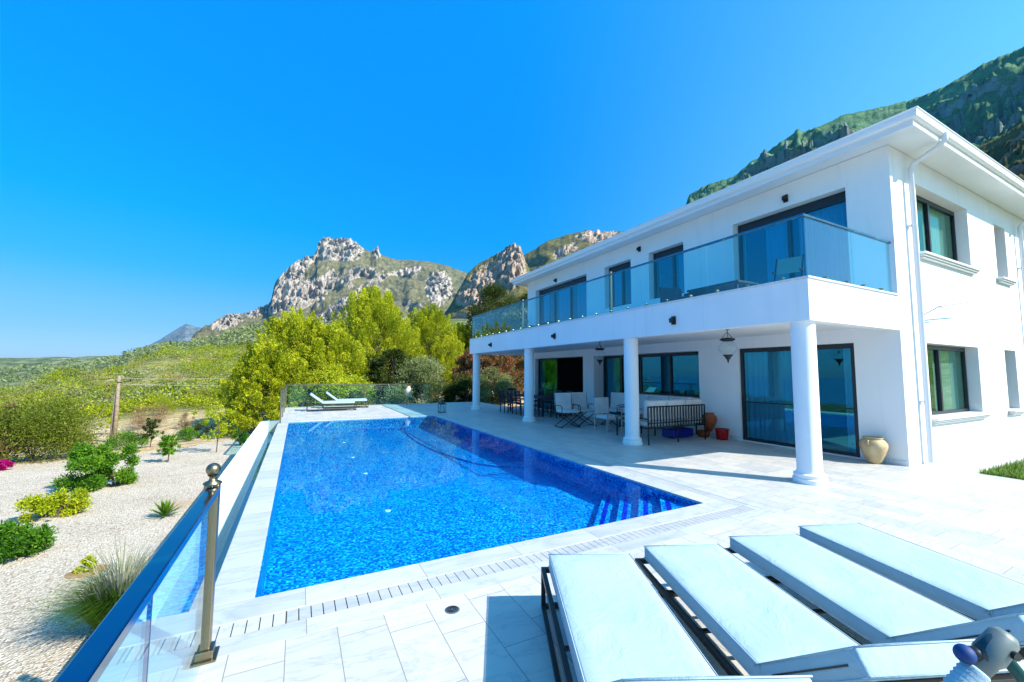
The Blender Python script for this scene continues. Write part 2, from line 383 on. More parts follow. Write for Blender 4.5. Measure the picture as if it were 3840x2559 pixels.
sunny = ramp(nt, dz[2], [(0, (.60,.72,.92)), (.3, (.50,.90,.92)), (.48, (.42,1.06,1.08)), (1, (.2,1.1,1.5))])
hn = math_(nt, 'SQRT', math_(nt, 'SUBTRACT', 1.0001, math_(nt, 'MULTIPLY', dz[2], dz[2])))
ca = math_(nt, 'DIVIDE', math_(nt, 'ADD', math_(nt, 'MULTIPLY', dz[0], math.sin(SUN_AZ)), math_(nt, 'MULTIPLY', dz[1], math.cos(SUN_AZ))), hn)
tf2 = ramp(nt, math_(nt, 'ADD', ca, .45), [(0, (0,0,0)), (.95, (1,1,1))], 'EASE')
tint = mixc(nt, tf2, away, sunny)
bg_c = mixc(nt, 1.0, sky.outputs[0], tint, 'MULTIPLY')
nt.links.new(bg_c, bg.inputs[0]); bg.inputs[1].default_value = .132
sl = bpy.data.lights.new('sun', 'SUN'); sl.energy = 5.0; sl.angle = R(.5); sl.color = (1.0,.955,.88)
so = bpy.data.objects.new('sun', sl); link(so)
sd = Vector((math.sin(SUN_AZ)*math.cos(SUN_EL), math.cos(SUN_AZ)*math.cos(SUN_EL), math.sin(SUN_EL)))
so.rotation_euler = sd.to_track_quat('Z', 'Y').to_euler(); so.location = sd*50
S.view_settings.view_transform = 'Standard'; S.view_settings.look = 'None'; S.view_settings.exposure = EXPO; S.view_settings.gamma = 1
S.cycles.max_bounces = 10; S.cycles.transparent_max_bounces = 24; S.cycles.glossy_bounces = 5; S.cycles.caustics_reflective = False; S.cycles.caustics_refractive = False
S.cycles.sample_clamp_indirect = 6

# ------------------------------------------------------------------ terrain
AZK = [-180, -90, -50, -24, -18.6, -12, -4, 6, 20, 40, 80, 130, 180]
RK = [0, 30, 45, 70, 110, 160, 220, 400, 700, 1300, 2600, 5000]
ZT = [ # rows follow AZK, columns follow RK
 [-1,-3,-6,-12,-20,-30,-40,-50,-70,-80,-80,-80],
 [-1,-3,-6,-12,-20,-30,-40,-50,-70,-80,-80,-80],
 [-1,-2.2,-4,-8,-9,-16,-24,-36,-40,-60,-80,-80],
 [-1,-2.0,-3.0,-4.2,-2.6,-10,-18,-26,-18,-4,38,42],
 [-1,-2.0,-2.4,-2.6,.6,-2,-8,-12,2,16,52,55],
 [-1,-2.0,-1.9,-1.2,2.6,7.0,6,10,34,58,90,90],
 [-1,-1.9,-1.7,0,4,9,13,34,64,90,120,120],
 [-1,-1.6,-1.2,1,6,11,16,40,76,110,140,140],
 [-1,-.8,0.6,3,8,14,22,48,90,130,160,160],
 [-1,-.3,1.5,5,12,20,30,60,110,160,200,200],
 [-1,-.3,1.5,5,12,20,30,60,110,160,200,200],
 [-1,-1,-1,-2,-6,-10,-14,-20,-30,-40,-40,-40],
 [-1,-3,-6,-12,-20,-30,-40,-50,-55,-60,-60,-60]]
ZT = np.array(ZT, float)
def T_np(x, y):
    r = np.hypot(x, y); az = np.degrees(np.arctan2(x, y))
    ia = np.clip(np.searchsorted(AZK, az)-1, 0, len(AZK)-2); ak = np.array(AZK, float)
    ta = (az-ak[ia])/(ak[ia+1]-ak[ia]); ta = ta*ta*(3-2*ta)
    rk = np.array(RK, float); ir = np.clip(np.searchsorted(rk, r)-1, 0, len(RK)-2); tr = np.clip((r-rk[ir])/(rk[ir+1]-rk[ir]), 0, 1)
    z = (ZT[ia, ir]*(1-tr)+ZT[ia, ir+1]*tr)*(1-ta)+(ZT[ia+1, ir]*(1-tr)+ZT[ia+1, ir+1]*tr)*ta
    gz = -.75-.035*np.maximum(0, y-3)
    t = np.clip((r-21)/9, 0, 1); t = t*t*(3-2*t)
    return gz*(1-t)+z*t
def bumpz(x, y):
    r = math.hypot(x, y)
    if r < 24: return 0
    a = min(1, (r-24)/30)
    n = noise.noise(Vector((x*.05, y*.05, 3)))*.8 + noise.noise(Vector((x*.17, y*.17, 5)))*.35
    z = n*a
    if r > 120: z += noise.noise(Vector((x*.012, y*.012, 9)))*min(6, (r-120)*.02)
    if r > 700: z += noise.noise(Vector((x*.003, y*.003, 4)))*min(22, (r-700)*.02)
    return z
def T(x, y): return float(T_np(np.array([x]), np.array([y]))[0]) + bumpz(x, y)
def ray(u, v):
    d = cf*FOC + cr*(u-1176.5) - cu*(v-784); return d.normalized()
def at(u, v, zoff=0.0):
    """where the sight line to a spot of the photograph meets the terrain"""
    d = ray(u, v); o = Vector((0, 0, CAMZ)); t = 2.0
    while t < 3000:
        p = o+d*t
        if p.z < T(p.x, p.y): break
        t *= 1.01
    return Vector((p.x, p.y, T(p.x, p.y)+zoff))
def onray(u, v, r):
    d = ray(u, v); k = r/math.hypot(d.x, d.y); return Vector((0, 0, CAMZ))+d*k
# ground sheet, polar grid
azs = np.concatenate([np.arange(-180, -40, 5), np.arange(-40, 50, .8), np.arange(50, 181, 5)]); azs[-1] = 180
rs = np.concatenate([np.linspace(1.0, 40, 40), np.geomspace(41.5, 260, 75), np.geomspace(268, 5000, 60)])
GV = []; 
for r_ in rs:
    for a in azs:
        x = r_*math.sin(R(a)); y = r_*math.cos(R(a)); GV.append((x, y, T(x, y)))
GV = np.array(GV); na = len(azs)
GF = np.array([(i*na+j, (i+1)*na+j, (i+1)*na+j+1, i*na+j+1) for i in range(len(rs)-1) for j in range(na-1)])
# split: gravel garden / hillside
cen = GV[GF].mean(1); rc = np.hypot(cen[:,0], cen[:,1])
wob = np.array([noise.noise(Vector((c[0]*.25, c[1]*.25, 1)))*2.2 for c in cen])
edge = 21.5+wob + np.clip((cen[:,0]+6)*.6, -2.2, 2)
gm = rc < edge
M_g2 = M_gravel
tag(np_mesh('ground', GV, GF[gm], M_gravel, smooth=True), kind='structure')
tag(np_mesh('hillside', GV, GF[~gm], M_hill, smooth=True), kind='structure')
sea = MB(); sea.lathe([(1.0, -62), (9000, -62)], n=64, cap=False)
tag(sea.build('sea', mat('sea_water', (.05,.16,.25), .25)), kind='structure')

def mountain(name, sil, dist, depth, m, base=-10, rough=1.0, seed=0, cliffs=None, steps=70, step_px=3.0, shape=1.0, freq=None, back=.5):
    """solid heightfield ridge whose crest lies at `dist`; sil = crest in sight-line directions"""
    us = np.arange(sil[0][0], sil[-1][0]+.1, step_px); vs = np.interp(us, [p[0] for p in sil], [p[1] for p in sil])
    nu = len(us); V = []; fq = freq or 3.0/dist*2
    crest = []
    for i, (u, v) in enumerate(zip(us, vs)):
        d = ray(u, v); h = math.hypot(d.x, d.y)
        crest.append((d.x/h, d.y/h, d.z/h))
    rows = np.concatenate([np.linspace(0, 1, steps), 1+np.linspace(.06, 1, 8)])
    for t in rows:
        for i, (dx, dy, sl_) in enumerate(crest):
            cr_ = dist*(1+.05*noise.noise(Vector((dx*9, dy*9, seed))))
            H = CAMZ + cr_*sl_
            if t <= 1:
                r_ = cr_-depth*(1-t)
                prof = t**shape
                x, y = dx*r_, dy*r_
                n = 0; amp = 1; fr = fq
                for k in range(7):
                    n += amp*(1-abs(noise.noise(Vector((x*fr, y*fr, seed+k*7.1+t*.9))))*2); amp *= .56; fr *= 2.1
                n = n/2.2-.62
                # rock bands: terrace the profile
                bands = noise.noise(Vector((x*fq*1.5, y*fq*1.5, seed+40)))
                tb = prof + .035*bands*(1-t)*t*4
                z = base + (H-base)*tb + n*depth*.14*rough*(4*t*(1-t))**.6
                jit = depth*.05*rough*noise.noise(Vector((x*fq*4, z*fq*6, seed+3)))*min(1, 6*(1-t))
                x -= dx*jit; y -= dy*jit
                if t == 1: z = H
            else:
                r_ = cr_+depth*back*(t-1); x, y = dx*r_, dy*r_; z = H-(H-base)*(t-1)**1.0*1.0
            V.append((x, y, z))
    V = np.array(V); nr = len(rows)
    F = np.array([(j*nu+i, j*nu+i+1, (j+1)*nu+i+1, (j+1)*nu+i) for j in range(nr-1) for i in range(nu-1)])
    tone = None
    if cliffs is not None:
        tone = np.zeros(len(V)); D = V-np.array([0,0,CAMZ]); zc = D@np.array(cf); U = 1176.5+FOC*(D@np.array(cr))/zc; W = 784-FOC*(D@np.array(cu))/zc
        for (cx, cy, rx, ry, an) in cliffs:
            a = R(an); du = U-cx; dv = W-cy; q = ((du*math.cos(a)+dv*math.sin(a))/rx)**2+((-du*math.sin(a)+dv*math.cos(a))/ry)**2
            tone = np.maximum(tone, np.clip(1.35-q*.75, 0, 1))
        nn = np.array([abs(noise.noise(Vector((v[0]*fq*8, v[1]*fq*8, v[2]*fq*3.5))))+.7*abs(noise.noise(Vector((v[0]*fq*22, v[1]*fq*22, v[2]*fq*11))))+.3*abs(noise.noise(Vector((v[0]*fq*4, v[1]*fq*4, v[2]*fq*30)))) for v in V])
        rad = V[:,:2]/np.hypot(V[:,0], V[:,1])[:,None]; V[:,:2] -= rad*(tone*(.5-nn)*depth*.085)[:,None]
        V[:,2] += np.where(W > 1e9, 0, tone*(.35-nn)*depth*.02)
    return tag(np_mesh(name, V, F, m, attr=tone), kind='structure')
def jag(sil, amp, seed, step=6):
    us = np.arange(sil[0][0], sil[-1][0]+.1, step); vs = np.interp(us, [p[0] for p in sil], [p[1] for p in sil])
    return [(u, v+amp*(noise.noise(Vector((u*.11, seed, 0)))+.6*noise.noise(Vector((u*.31, seed, 3))))) for u, v in zip(us, vs)]
mountain('distant_mountain', [(250,842),(300,815),(367,781),(400,760),(428,744),(447,751),(466,754),(520,775),(600,800)], 5200, 900, M_rock_blue, 60, .5, 3, steps=24)
main = [(440,785),(483,752.6),(500,738),(520,727),(557,724),(580,715),(601,707),(617,700),(623,690),(630,652.7),(645,632),(662,615.5),(690,598),(716,588.4),(727,578),(729.9,562),(744,550),(757,547.8),(770,549),(779,553.5),(788,548),(808,549.4),(822,560),(841,573),(852,578),(858.5,576.5),(863,570),(868,569.8),(875,585),(909,597),(940,598),(977,600),(1027.8,610.4),(1075,629),(1120,650),(1200,690),(1300,730)]
mountain('rocky_mountain', jag(main, 2.4, 5, 4), 2300, 1050, M_rock_main, 50, 1.0, 12, steps=150, step_px=2.2, shape=1.25, cliffs=[(772,568,58,26,6),(700,605,30,12,-40),(668,640,50,20,-52),(636,690,30,22,-60),(700,672,62,24,-18),(745,650,34,16,-30),(790,700,66,14,-32),(850,655,50,7,-30),(868,577,9,12,0),(1008,662,26,36,10),(940,622,34,6,-12),(820,632,40,6,-20),(523,738,36,12,-20),(590,716,26,9,-20),(760,735,60,14,-10)])
mid = [(1010,740),(1035,700),(1060,655),(1075,629),(1095,608.7),(1139,585),(1164,571.5),(1182,559.7),(1191,566),(1198,572),(1203,590),(1225,640),(1260,700)]
mountain('rocky_spur', jag(mid, 2.5, 9, 4), 900, 330, M_rock_mid, 20, 1.1, 31, steps=100, step_px=2.2, shape=1.2, cliffs=[(1172,610,30,52,8),(1120,640,46,26,-38),(1085,680,30,30,-40),(1190,575,12,20,0)])
mid2 = [(1120,680),(1180,600),(1203,587),(1225,575),(1245,562),(1260,553),(1300,541),(1348,529),(1428,532),(1500,520),(1560,540),(1600,600)]
mountain('scrub_hill', jag(mid2, 2.5, 2, 4), 1250, 420, M_rock_mid, 20, .9, 51, steps=70, shape=1.0, cliffs=[(1375,542,46,13,-3),(1300,575,30,8,-25)])
right = [(1500,600),(1560,520),(1577,471),(1582,448.6),(1622,425.9),(1685,406.7),(1727,371.8),(1776,340.4),(1825,305.5),(1833,293.3),(1846,303.8),(1898,284.6),(1940,263.7),(2003,251.5),(2097,228.8),(2167,200.9),(2264,145),(2353,108),(2480,40),(2700,-60),(3000,-120),(3400,-60)]
mountain('wooded_mountain', jag(right, 4.0, 8, 5), 950, 620, M_rock_right, 10, 1.5, 71, steps=90, step_px=4, shape=1.1)
ridge = [(2080,440),(2160,390),(2251,337),(2313,305),(2353,281),(2450,230),(2700,120),(3200,60)]
mountain('near_ridge', jag(ridge, 4, 4, 5), 330, 200, M_rock_mid, 5, 1.2, 91, steps=50, step_px=5, cliffs=[(2200,500,10,10,0)])
def planeX(u, v, X): d = ray(u, v); return Vector((0, 0, CAMZ))+d*(X/d.x)
def planeY(u, v, Y): d = ray(u, v); return Vector((0, 0, CAMZ))+d*(Y/d.y)
def planeZ(u, v, Z): d = ray(u, v); return Vector((0, 0, CAMZ))+d*((Z-CAMZ)/d.z)
# ------------------------------------------------------------------ terrace and pool
PX0, PX1, PY0, PY1 = -.23, 4.95, 3.86, 16.36
def struct(name, mb, m, **kw): return tag(mb.build(name, m, **kw), kind='structure')
d = MB()
d.box(-1.09,-9,-.14,10.87,3.18,0); d.box(5.63,3.18,-.14,10.42,3.57,0); d.box(10.42,3.18,-.14,10.87,3.57,0); d.box(10.87,2.8,-.14,24,3.57,0)
d.box(5.63,3.57,-.14,10.98,18.3,0); d.box(5.63,18.3,-.14,9.6,22.9,0); d.box(-.54,16.86,-.14,5.63,22.9,0)
struct('terrace', d, M_deck)
c = MB(); c.box(5.318,3.38,-.14,5.43,3.56,-.001); c.box(-1.09,3.56,-.14,4.95,3.86,0); c.box(-1.09,3.18,-.14,5.43,3.38,.0)
c.box(-.54,16.36,-.14,5.25,16.66,0); c.box(4.95,3.56,-.14,5.25,3.86,0)
struct('pool_coping', c, M_coping_x, bevel=.006)
c = MB(); c.box(-.54,3.86,-.35,-.23,16.36,0); c.box(4.95,3.86,-.14,5.25,16.36,0); c.box(5.43,3.18,-.14,5.63,16.86,0); c.box(-.54,16.66,-.14,5.43,16.86,-.001)
struct('side_coping', c, M_coping, bevel=.006)
g = MB()
x = -1.05
while x < 5.29: g.box(x,3.385,-.03,x+.0735,3.555,-.003); x += .0806
tag(g.build('drain_grate', M_grate), 'marble slotted drain grate along the near edge of the pool', 'drain grate')
g = MB(); y = 3.565
while y < 16.6: g.box(5.255,y,-.03,5.425,y+.0735,-.003); y += .0806
tag(g.build('drain_grate', M_grate), 'marble slotted drain grate along the pool side by the house', 'drain grate')
g = MB(); g.box(-1.09,3.38,-.13,5.43,3.56,-.06); g.box(5.25,3.56,-.13,5.43,16.66,-.06); struct('drain_channel', g, mat('wet_channel', (.22,.22,.21), .6))
# outer wall, overflow channel, retaining walls
wl = MB(); wl.box(-1.09,3.86,-3.2,-.83,16.95,0)
tag(wl.build('overflow_wall', M_wall, bevel=.008), 'low white rendered wall outside the pool overflow channel', 'wall')
ch = MB(); ch.box(-.83,3.86,-.62,-.54,16.66,-.56); ch.box(-.83,16.66,-.62,-.54,16.95,0.0)
struct('overflow_channel', ch, mat('channel_plaster', (.42,.40,.36), .7))
ws = MB(); ws.poly([(-.83,3.87,-.36),(-.54,3.87,-.36),(-.54,16.65,-.36),(-.83,16.65,-.36)])
struct('channel_water', ws, M_water)
rw = MB(); rw.box(-1.09,-9,-3.2,-.9,3.86,-.14); rw.box(-.54,16.95,-3.4,-.4,22.9,-.14); rw.box(-.54,22.75,-4,9.6,22.9,-.14); rw.box(-.54,16.36,-2,-.4,16.95,-.14)
rw.box(-1.09, 3.86, -3.2, -.54, 4.0, -.62)
tag(rw.build('retaining_wall', M_wall), 'white rendered retaining wall under the terrace edge above the gravel', 'wall')
FZ = -.50
b = MB()
b.box(PX0-.05,PY0-.05,FZ-.1,PX1+.05,PY1+.05,FZ)
b.box(PX0-.05,PY0-.05,FZ,PX0,PY1+.05,-.35-.003); b.box(PX1,PY0-.05,FZ,PX1+.05,PY1+.05,-.143)
b.box(PX0,PY0-.05,FZ,PX1,PY0,-.143); b.box(PX0,PY1,FZ,PX1,PY1+.05,-.143)
# lining in front of the coping stones
e = .004
b.box(PX0,PY0,FZ,PX0+e,PY1,-.03); b.box(PX1-e,PY0,FZ,PX1,PY1,-.03); b.box(PX0+e,PY0,FZ,PX1-e,PY0+e,-.03); b.box(PX0+e,PY1-e,FZ,PX1-e,PY1,-.03)
struct('pool_basin', b, M_mosaic)
Ls = [2.05, 1.61, 1.19, .76]; Zs = [-.40,-.305,-.21,-.115]
st = MB(); tr = MB()
for k, (L, z) in enumerate(zip(Ls, Zs)):
    zb = FZ if k == 0 else Zs[k-1]
    X1 = PX1-e; Y0 = PY0+e
    st.prism([(X1-L, Y0), (X1, Y0), (X1, Y0+L)], zb, z)
    L2 = L-.10; L3 = L-.19
    tr.prism([(X1-L2, Y0), (X1-L3, Y0), (X1, Y0+L3), (X1, Y0+L2)], z+.001, z+.004)
struct('pool_steps', st, M_mosaic); struct('step_trim', tr, M_mosaic_dk)
bc = [(PX1-e,8.6),(4.6,8.75),(4.25,9.0),(4.0,9.35),(3.85,9.8),(3.72,10.4),(3.55,11.3),(3.48,12.2),(3.45,13.2),(3.5,14.4),(3.6,15.4),(3.8,16.35),(PX1-e,16.35)]
bb = MB(); bb.prism(bc[::-1], FZ, -.462); struct('pool_bench', bb, M_mosaic)
wt = MB(); wt.poly([(PX0+e,PY0+e,-.035),(PX1-e,PY0+e,-.035),(PX1-e,PY1-e,-.035),(PX0+e,PY1-e,-.035)])
struct('pool_water', wt, M_water)
first_ = None
for (u, v) in ((1022,1284+0),):
    pass
for k, (zx, zy) in enumerate(((1005,1217),(888,1070),(808,932),(1700,997),(1955,1110),(1210,1560))):
    q = planeZ((960+zx/2.45)*.61276, (1280+zy/2.45)*.61276, FZ+.003)
    g = MB(); g.lathe([(.045,.012),(.05,.0)], (0,0,0), 16)
    o = g.build('floor_inlet', M_trim); o.location = q
    tag(o, 'small round white water inlet on the blue mosaic pool floor', 'pool inlet', 'round white inlets on the pool floor')
# round floor drain in the paving
dr = empty('floor_drain', (1.08,3.01,0), label='round dark metal floor drain set in the marble paving', cat='drain')
m_ = MB(); m_.lathe([(.001,.004),(.047,.004),(.055,.001)], n=28); m_.build('drain_rim', mat('grey_drain_metal', (.22,.24,.24), .4, .7), dr)
m_ = MB()
for r_ in (.012,.024,.036): m_.lathe([(r_,.0045),(r_+.005,.0045),(r_+.005,.0065),(r_,.0065)], n=24, cap=False)
m_.build('drain_slots', M_black, dr)
for (u, v) in ((857,645+285),(1905/5.88*.61276+612.8,857.9+850/5.88*.61276)): pass
# lawn patch
def leafquads(P, L, W, up=None, axis=None):
    """P (n,3) centres, L,W (n,) sizes, random orientation -> V,F"""
    n = len(P); a = RNG.normal(size=(n,3)); a /= np.linalg.norm(a, axis=1)[:,None]
    if axis is not None: a = axis/np.linalg.norm(axis, axis=1)[:,None]
    if up is not None: a = a*(1-up)+np.array([0,0,1])*up; a /= np.linalg.norm(a, axis=1)[:,None]
    b_ = RNG.normal(size=(n,3)); b_ -= (b_*a).sum(1)[:,None]*a; b_ /= np.linalg.norm(b_, axis=1)[:,None]
    V = np.stack([P-a*L[:,None]/2, P+b_*W[:,None]/2, P+a*L[:,None]/2, P-b_*W[:,None]/2], 1).reshape(-1,3)
    return V, np.arange(4*n).reshape(n,4)
def blades(P, H, W, lean, base=None):
    """upright tapering blades, two segments"""
    n = len(P); az = RNG.uniform(0, 2*np.pi, n); dirx = np.stack([np.cos(az), np.sin(az), np.zeros(n)], 1)
    if base is not None: dirx = base
    side = np.stack([-dirx[:,1], dirx[:,0], np.zeros(n)], 1)
    mid = P+dirx*(H*lean*.35)[:,None]+np.array([0,0,1])*(H*.6)[:,None]
    tip = P+dirx*(H*lean)[:,None]+np.array([0,0,1])*(H*(1-lean*.35))[:,None]
    w = (W/2)[:,None]*side
    V = np.stack([P-w, P+w, mid+w*.7, mid-w*.7, tip], 1).reshape(-1,3)
    i = np.arange(n)*5
    F = np.concatenate([np.stack([i,i+1,i+2,i+3],1), np.stack([i+3,i+2,i+4,i+4],1)])
    return V, np.concatenate([np.stack([i,i+1,i+2],1), np.stack([i,i+2,i+3],1), np.stack([i+3,i+2,i+4],1)])
n = 26000
P = np.stack([10.89+RNG.random(n)**1.5*9, 2.78-RNG.random(n)*4.6, np.full(n,-.03)], 1)
V, F = blades(P, RNG.uniform(.07,.15,n), RNG.uniform(.008,.016,n), RNG.uniform(.1,.7,n))
lw = tag(np_mesh('lawn_grass', V, F, L_grass, attr=np.repeat(RNG.random(n),5)), 'green lawn beside the white house wall', 'lawn', kind='stuff')
g = MB(); g.box(10.87,-9,-.3,30,2.8,-.03); struct('soil', g, mat('soil', (.08,.12,.03), .95))

# ------------------------------------------------------------------ house
house = empty('villa', (10.42,3.57,0), label='white two storey villa with long balcony, round columns and overhanging hipped roof', cat='house')
WX, WY = 10.42, 3.57
def wall_open(mb, axis, a0, a1, z0, z1, front, back, ops):
    """wall panel in plane axis ('x' or 'y'), with rectangular openings (a0,a1,z0,z1)"""
    A = sorted({a0, a1, *[o[0] for o in ops], *[o[1] for o in ops]}); Z = sorted({z0, z1, *[o[2] for o in ops], *[o[3] for o in ops]})
    def P(a, z, f): return (f, a, z) if axis == 'x' else (a, f, z)
    def isop(a, z): return any(o[0] < a < o[1] and o[2] < z < o[3] for o in ops)
    for i in range(len(A)-1):
        for j in range(len(Z)-1):
            if isop((A[i]+A[i+1])/2, (Z[j]+Z[j+1])/2): continue
            for f in (front, back): mb.poly([P(A[i],Z[j],f), P(A[i+1],Z[j],f), P(A[i+1],Z[j+1],f), P(A[i],Z[j+1],f)])
            for (da, s) in ((-1, A[i]), (1, A[i+1])):
                nb = (A[i]+A[i-1])/2 if da < 0 and i > 0 else ((A[i+1]+A[i+2])/2 if da > 0 and i < len(A)-2 else None)
                if nb is None or isop(nb, (Z[j]+Z[j+1])/2): mb.poly([P(s,Z[j],front), P(s,Z[j],back), P(s,Z[j+1],back), P(s,Z[j+1],front)])
            for (dz, s) in ((-1, Z[j]), (1, Z[j+1])):
                nb = (Z[j]+Z[j-1])/2 if dz < 0 and j > 0 else ((Z[j+1]+Z[j+2])/2 if dz > 0 and j < len(Z)-2 else None)
                if nb is None or isop((A[i]+A[i+1])/2, nb): mb.poly([P(A[i],s,front), P(A[i+1],s,front), P(A[i+1],s,back), P(A[i],s,back)])
TOPZ = 6.40
lowF = [(4.34,6.92,.02,2.42), (8.15,11.0,1.02,2.42), (11.0,12.99,.02,2.42), (13.68,17.55,.02,2.44)]
upF = [(4.33,6.95,3.32,5.83), (8.58,10.0,4.22,5.83), (10.85,12.27,4.22,5.85), (13.40,17.5,3.32,5.85)]
w1 = MB(); wall_open(w1, 'x', WY+.30, 18.3, 0, TOPZ, WX, WX+.56, lowF+upF)
w1.build('facade_wall', M_wall, house, world=True)
sideO = [(11.6,14.55,.87,2.42), (16.45,17.35,.85,2.42), (11.6,14.55,4.33,5.85), (16.45,17.35,4.34,5.83), (19.3,20.6,4.34,5.83), (19.3,20.6,.87,2.42)]
w2 = MB(); wall_open(w2, 'y', WX, 22, 0, TOPZ, WY, WY+.30, sideO)
w2.build('side_wall', M_wall, house, world=True)
w3 = MB(); w3.box(10.98,18.0,0,22,18.3,TOPZ); w3.box(21.7,3.87,0,22,18.0,TOPZ); w3.build('rear_wall', M_wall, house, world=True)
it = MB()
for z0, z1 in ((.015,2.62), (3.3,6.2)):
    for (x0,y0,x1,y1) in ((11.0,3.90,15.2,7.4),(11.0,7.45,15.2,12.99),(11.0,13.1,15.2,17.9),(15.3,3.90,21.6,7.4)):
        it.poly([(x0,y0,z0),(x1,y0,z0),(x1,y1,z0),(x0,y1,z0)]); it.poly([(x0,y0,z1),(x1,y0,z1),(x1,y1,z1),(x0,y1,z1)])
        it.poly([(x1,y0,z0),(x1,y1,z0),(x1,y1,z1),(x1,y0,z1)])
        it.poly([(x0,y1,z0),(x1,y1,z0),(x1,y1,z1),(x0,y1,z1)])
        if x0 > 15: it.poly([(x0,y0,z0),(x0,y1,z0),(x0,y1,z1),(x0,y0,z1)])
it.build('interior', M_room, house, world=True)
def curtain(parent, axis, a0, a1, z0, z1, f, m=M_curtain, amp=.03, per=.13):
    mb = MB(); n = max(8, int((a1-a0)/per*8)); vs = []
    for i in range(n+1):
        a = a0+(a1-a0)*i/n; o = f+amp*math.sin((a-a0)/per*2*math.pi+math.sin(a*7)*1.2)
        for z in (z0, z1): vs.append((o, a, z) if axis == 'x' else (a, o, z))
    mb.add(vs, [(2*i, 2*i+2, 2*i+3, 2*i+1) for i in range(n)])
    return mb.build('curtain', m, parent, world=True, smooth=True)
def window(name, axis, f, a0, a1, z0, z1, mull, top=.07, fr=.06, curt=(), sill=None, ins=1, rails=(), pm=None, cm=None):
    """frame with its panes; f = plane of the frame front, ins = inward direction"""
    mb = MB(); dp = .07*ins
    def bx(p0, p1, q0, q1, d0=0.0, d1=None):
        d1 = dp if d1 is None else d1
        if axis == 'x': mb.box(f+d0, p0, q0, f+d1, p1, q1)
        else: mb.box(p0, f+d0, q0, p1, f+d1, q1)
    bx(a0,a1,z1-top,z1); bx(a0,a1,z0,z0+fr); bx(a0,a0+fr,z0+fr,z1-top); bx(a1-fr,a1,z0+fr,z1-top)
    for k, m_ in enumerate(mull): bx(m_-.04,m_+.04,z0+fr,z1-top, -.012*ins, dp)
    for rz in rails: bx(a0+fr,a1-fr,rz-.012,rz+.012,.01*ins,dp*.6)
    o = mb.build(name, M_frame, house, world=True, bevel=.004)
    xs = [a0+fr]+list(mull)+[a1-fr]
    for i in range(len(xs)-1):
        p = MB(); q = f+dp*.5; aa, bb_ = xs[i]+(.04 if i else 0), xs[i+1]-(.04 if i < len(xs)-2 else 0)
        if axis == 'x': p.box(q, aa, z0+fr, q+.008*ins, bb_, z1-top)
        else: p.box(aa, q, z0+fr, bb_, q+.008*ins, z1-top)
        p.build('pane', pm or M_pane, o, world=True)
    for (c0, c1) in curt: curtain(o, axis, c0, c1, z0+.04, z1-.05, f+dp+.09*ins, cm or M_curtain, .03 if cm is None else .012)
    return o
window('sliding_door','x',10.47,4.36,6.90,.025,2.41,[5.55],.10,.07,[(5.5,6.85),(4.40,4.62)],rails=(1.02,))
window('window','x',10.90,8.16,10.98,1.03,2.41,[9.62],.09,.06,[])
window('sliding_door','x',10.90,11.02,12.97,.025,2.41,[11.95],.09,.06,[(12.2,12.9)])
window('sliding_door','x',10.60,15.85,17.53,.025,2.43,[],.09,.06,[])
window('balcony_door','x',10.63,4.35,6.93,3.33,5.82,[5.62],.22,.07,[(4.45,5.5),(5.75,6.3)])
window('window','x',10.63,8.60,9.98,4.24,5.82,[9.15],.22,.06,[(8.7,9.05)])
window('window','x',10.63,10.87,12.25,4.24,5.84,[11.5],.20,.06,[(11.6,12.1)])
window('balcony_door','x',10.63,13.42,17.48,3.33,5.84,[14.8,16.1],.20,.07,[(13.5,14.5),(15.0,15.9),(16.8,17.3)])
for (a0,a1,z0,z1) in sideO:
    window('window','y',3.79,a0,a1,z0+.01,z1,[a0+(a1-a0)*.45] if a1-a0 > 2 else [],.10,.06,[(a0+(a1-a0)*.5,a1-.1)], pm=M_pane_side, cm=M_blind)
    s_ = MB(); zz = z0
    s_.box(a0-.13,3.44,zz-.05,a1+.13,3.568,zz+.0); s_.box(a0,3.572,zz-.03,a1,3.785,zz+.006); s_.box(a0-.10,3.47,zz-.09,a1+.10,3.568,zz-.052); s_.box(a0-.07,3.50,zz-.13,a1+.07,3.568,zz-.092)
    s_.build('window_sill', M_sill, house, world=True, bevel=.006)
# plinth
for a_, b_ in ((3.60,4.33),(6.93,10.99)): pl = MB(); pl.box(WX-.02,a_,.001,WX-.001,b_,.10); pl.build('plinth', M_marble_plain, house, world=True)
# balcony
bl = MB(); BX, BY1 = 7.22, 18.27
bl.box(BX,WY,2.62,BX+.22,BY1,3.30); bl.box(BX+.22,WY,2.62,WX-.001,WY+.20,3.30); bl.box(BX+.22,BY1-.2,2.62,WX-.001,BY1,3.30)
bl.box(BX+.22,WY+.20,2.72,WX-.001,BY1-.2,3.24)
bl.build('balcony', M_wall, house, world=True)
cp = MB(); cp.box(BX-.025,WY-.025,3.302,BX+.24,BY1+.02,3.335); cp.box(BX+.24,WY-.025,3.302,WX-.002,WY+.22,3.335); cp.box(BX+.24,BY1-.22,3.302,WX-.002,BY1+.02,3.335)
cp.build('balcony_coping', M_marble_plain, house, world=True, bevel=.005)
for (x, y) in ((7.45,3.80),(7.45,7.80),(7.47,13.0),(7.50,18.05)):
    mb = MB(); mb.lathe([(.24,.0),(.24,.07),(.215,.09),(.225,.12),(.225,.14),(.19,.16),(.175,.20),(.175,2.619)], (x,y,0), 40)
    o = mb.build('column', M_wall, house, world=True, smooth=True); m = o.modifiers.new('e','EDGE_SPLIT'); m.split_angle = R(35)
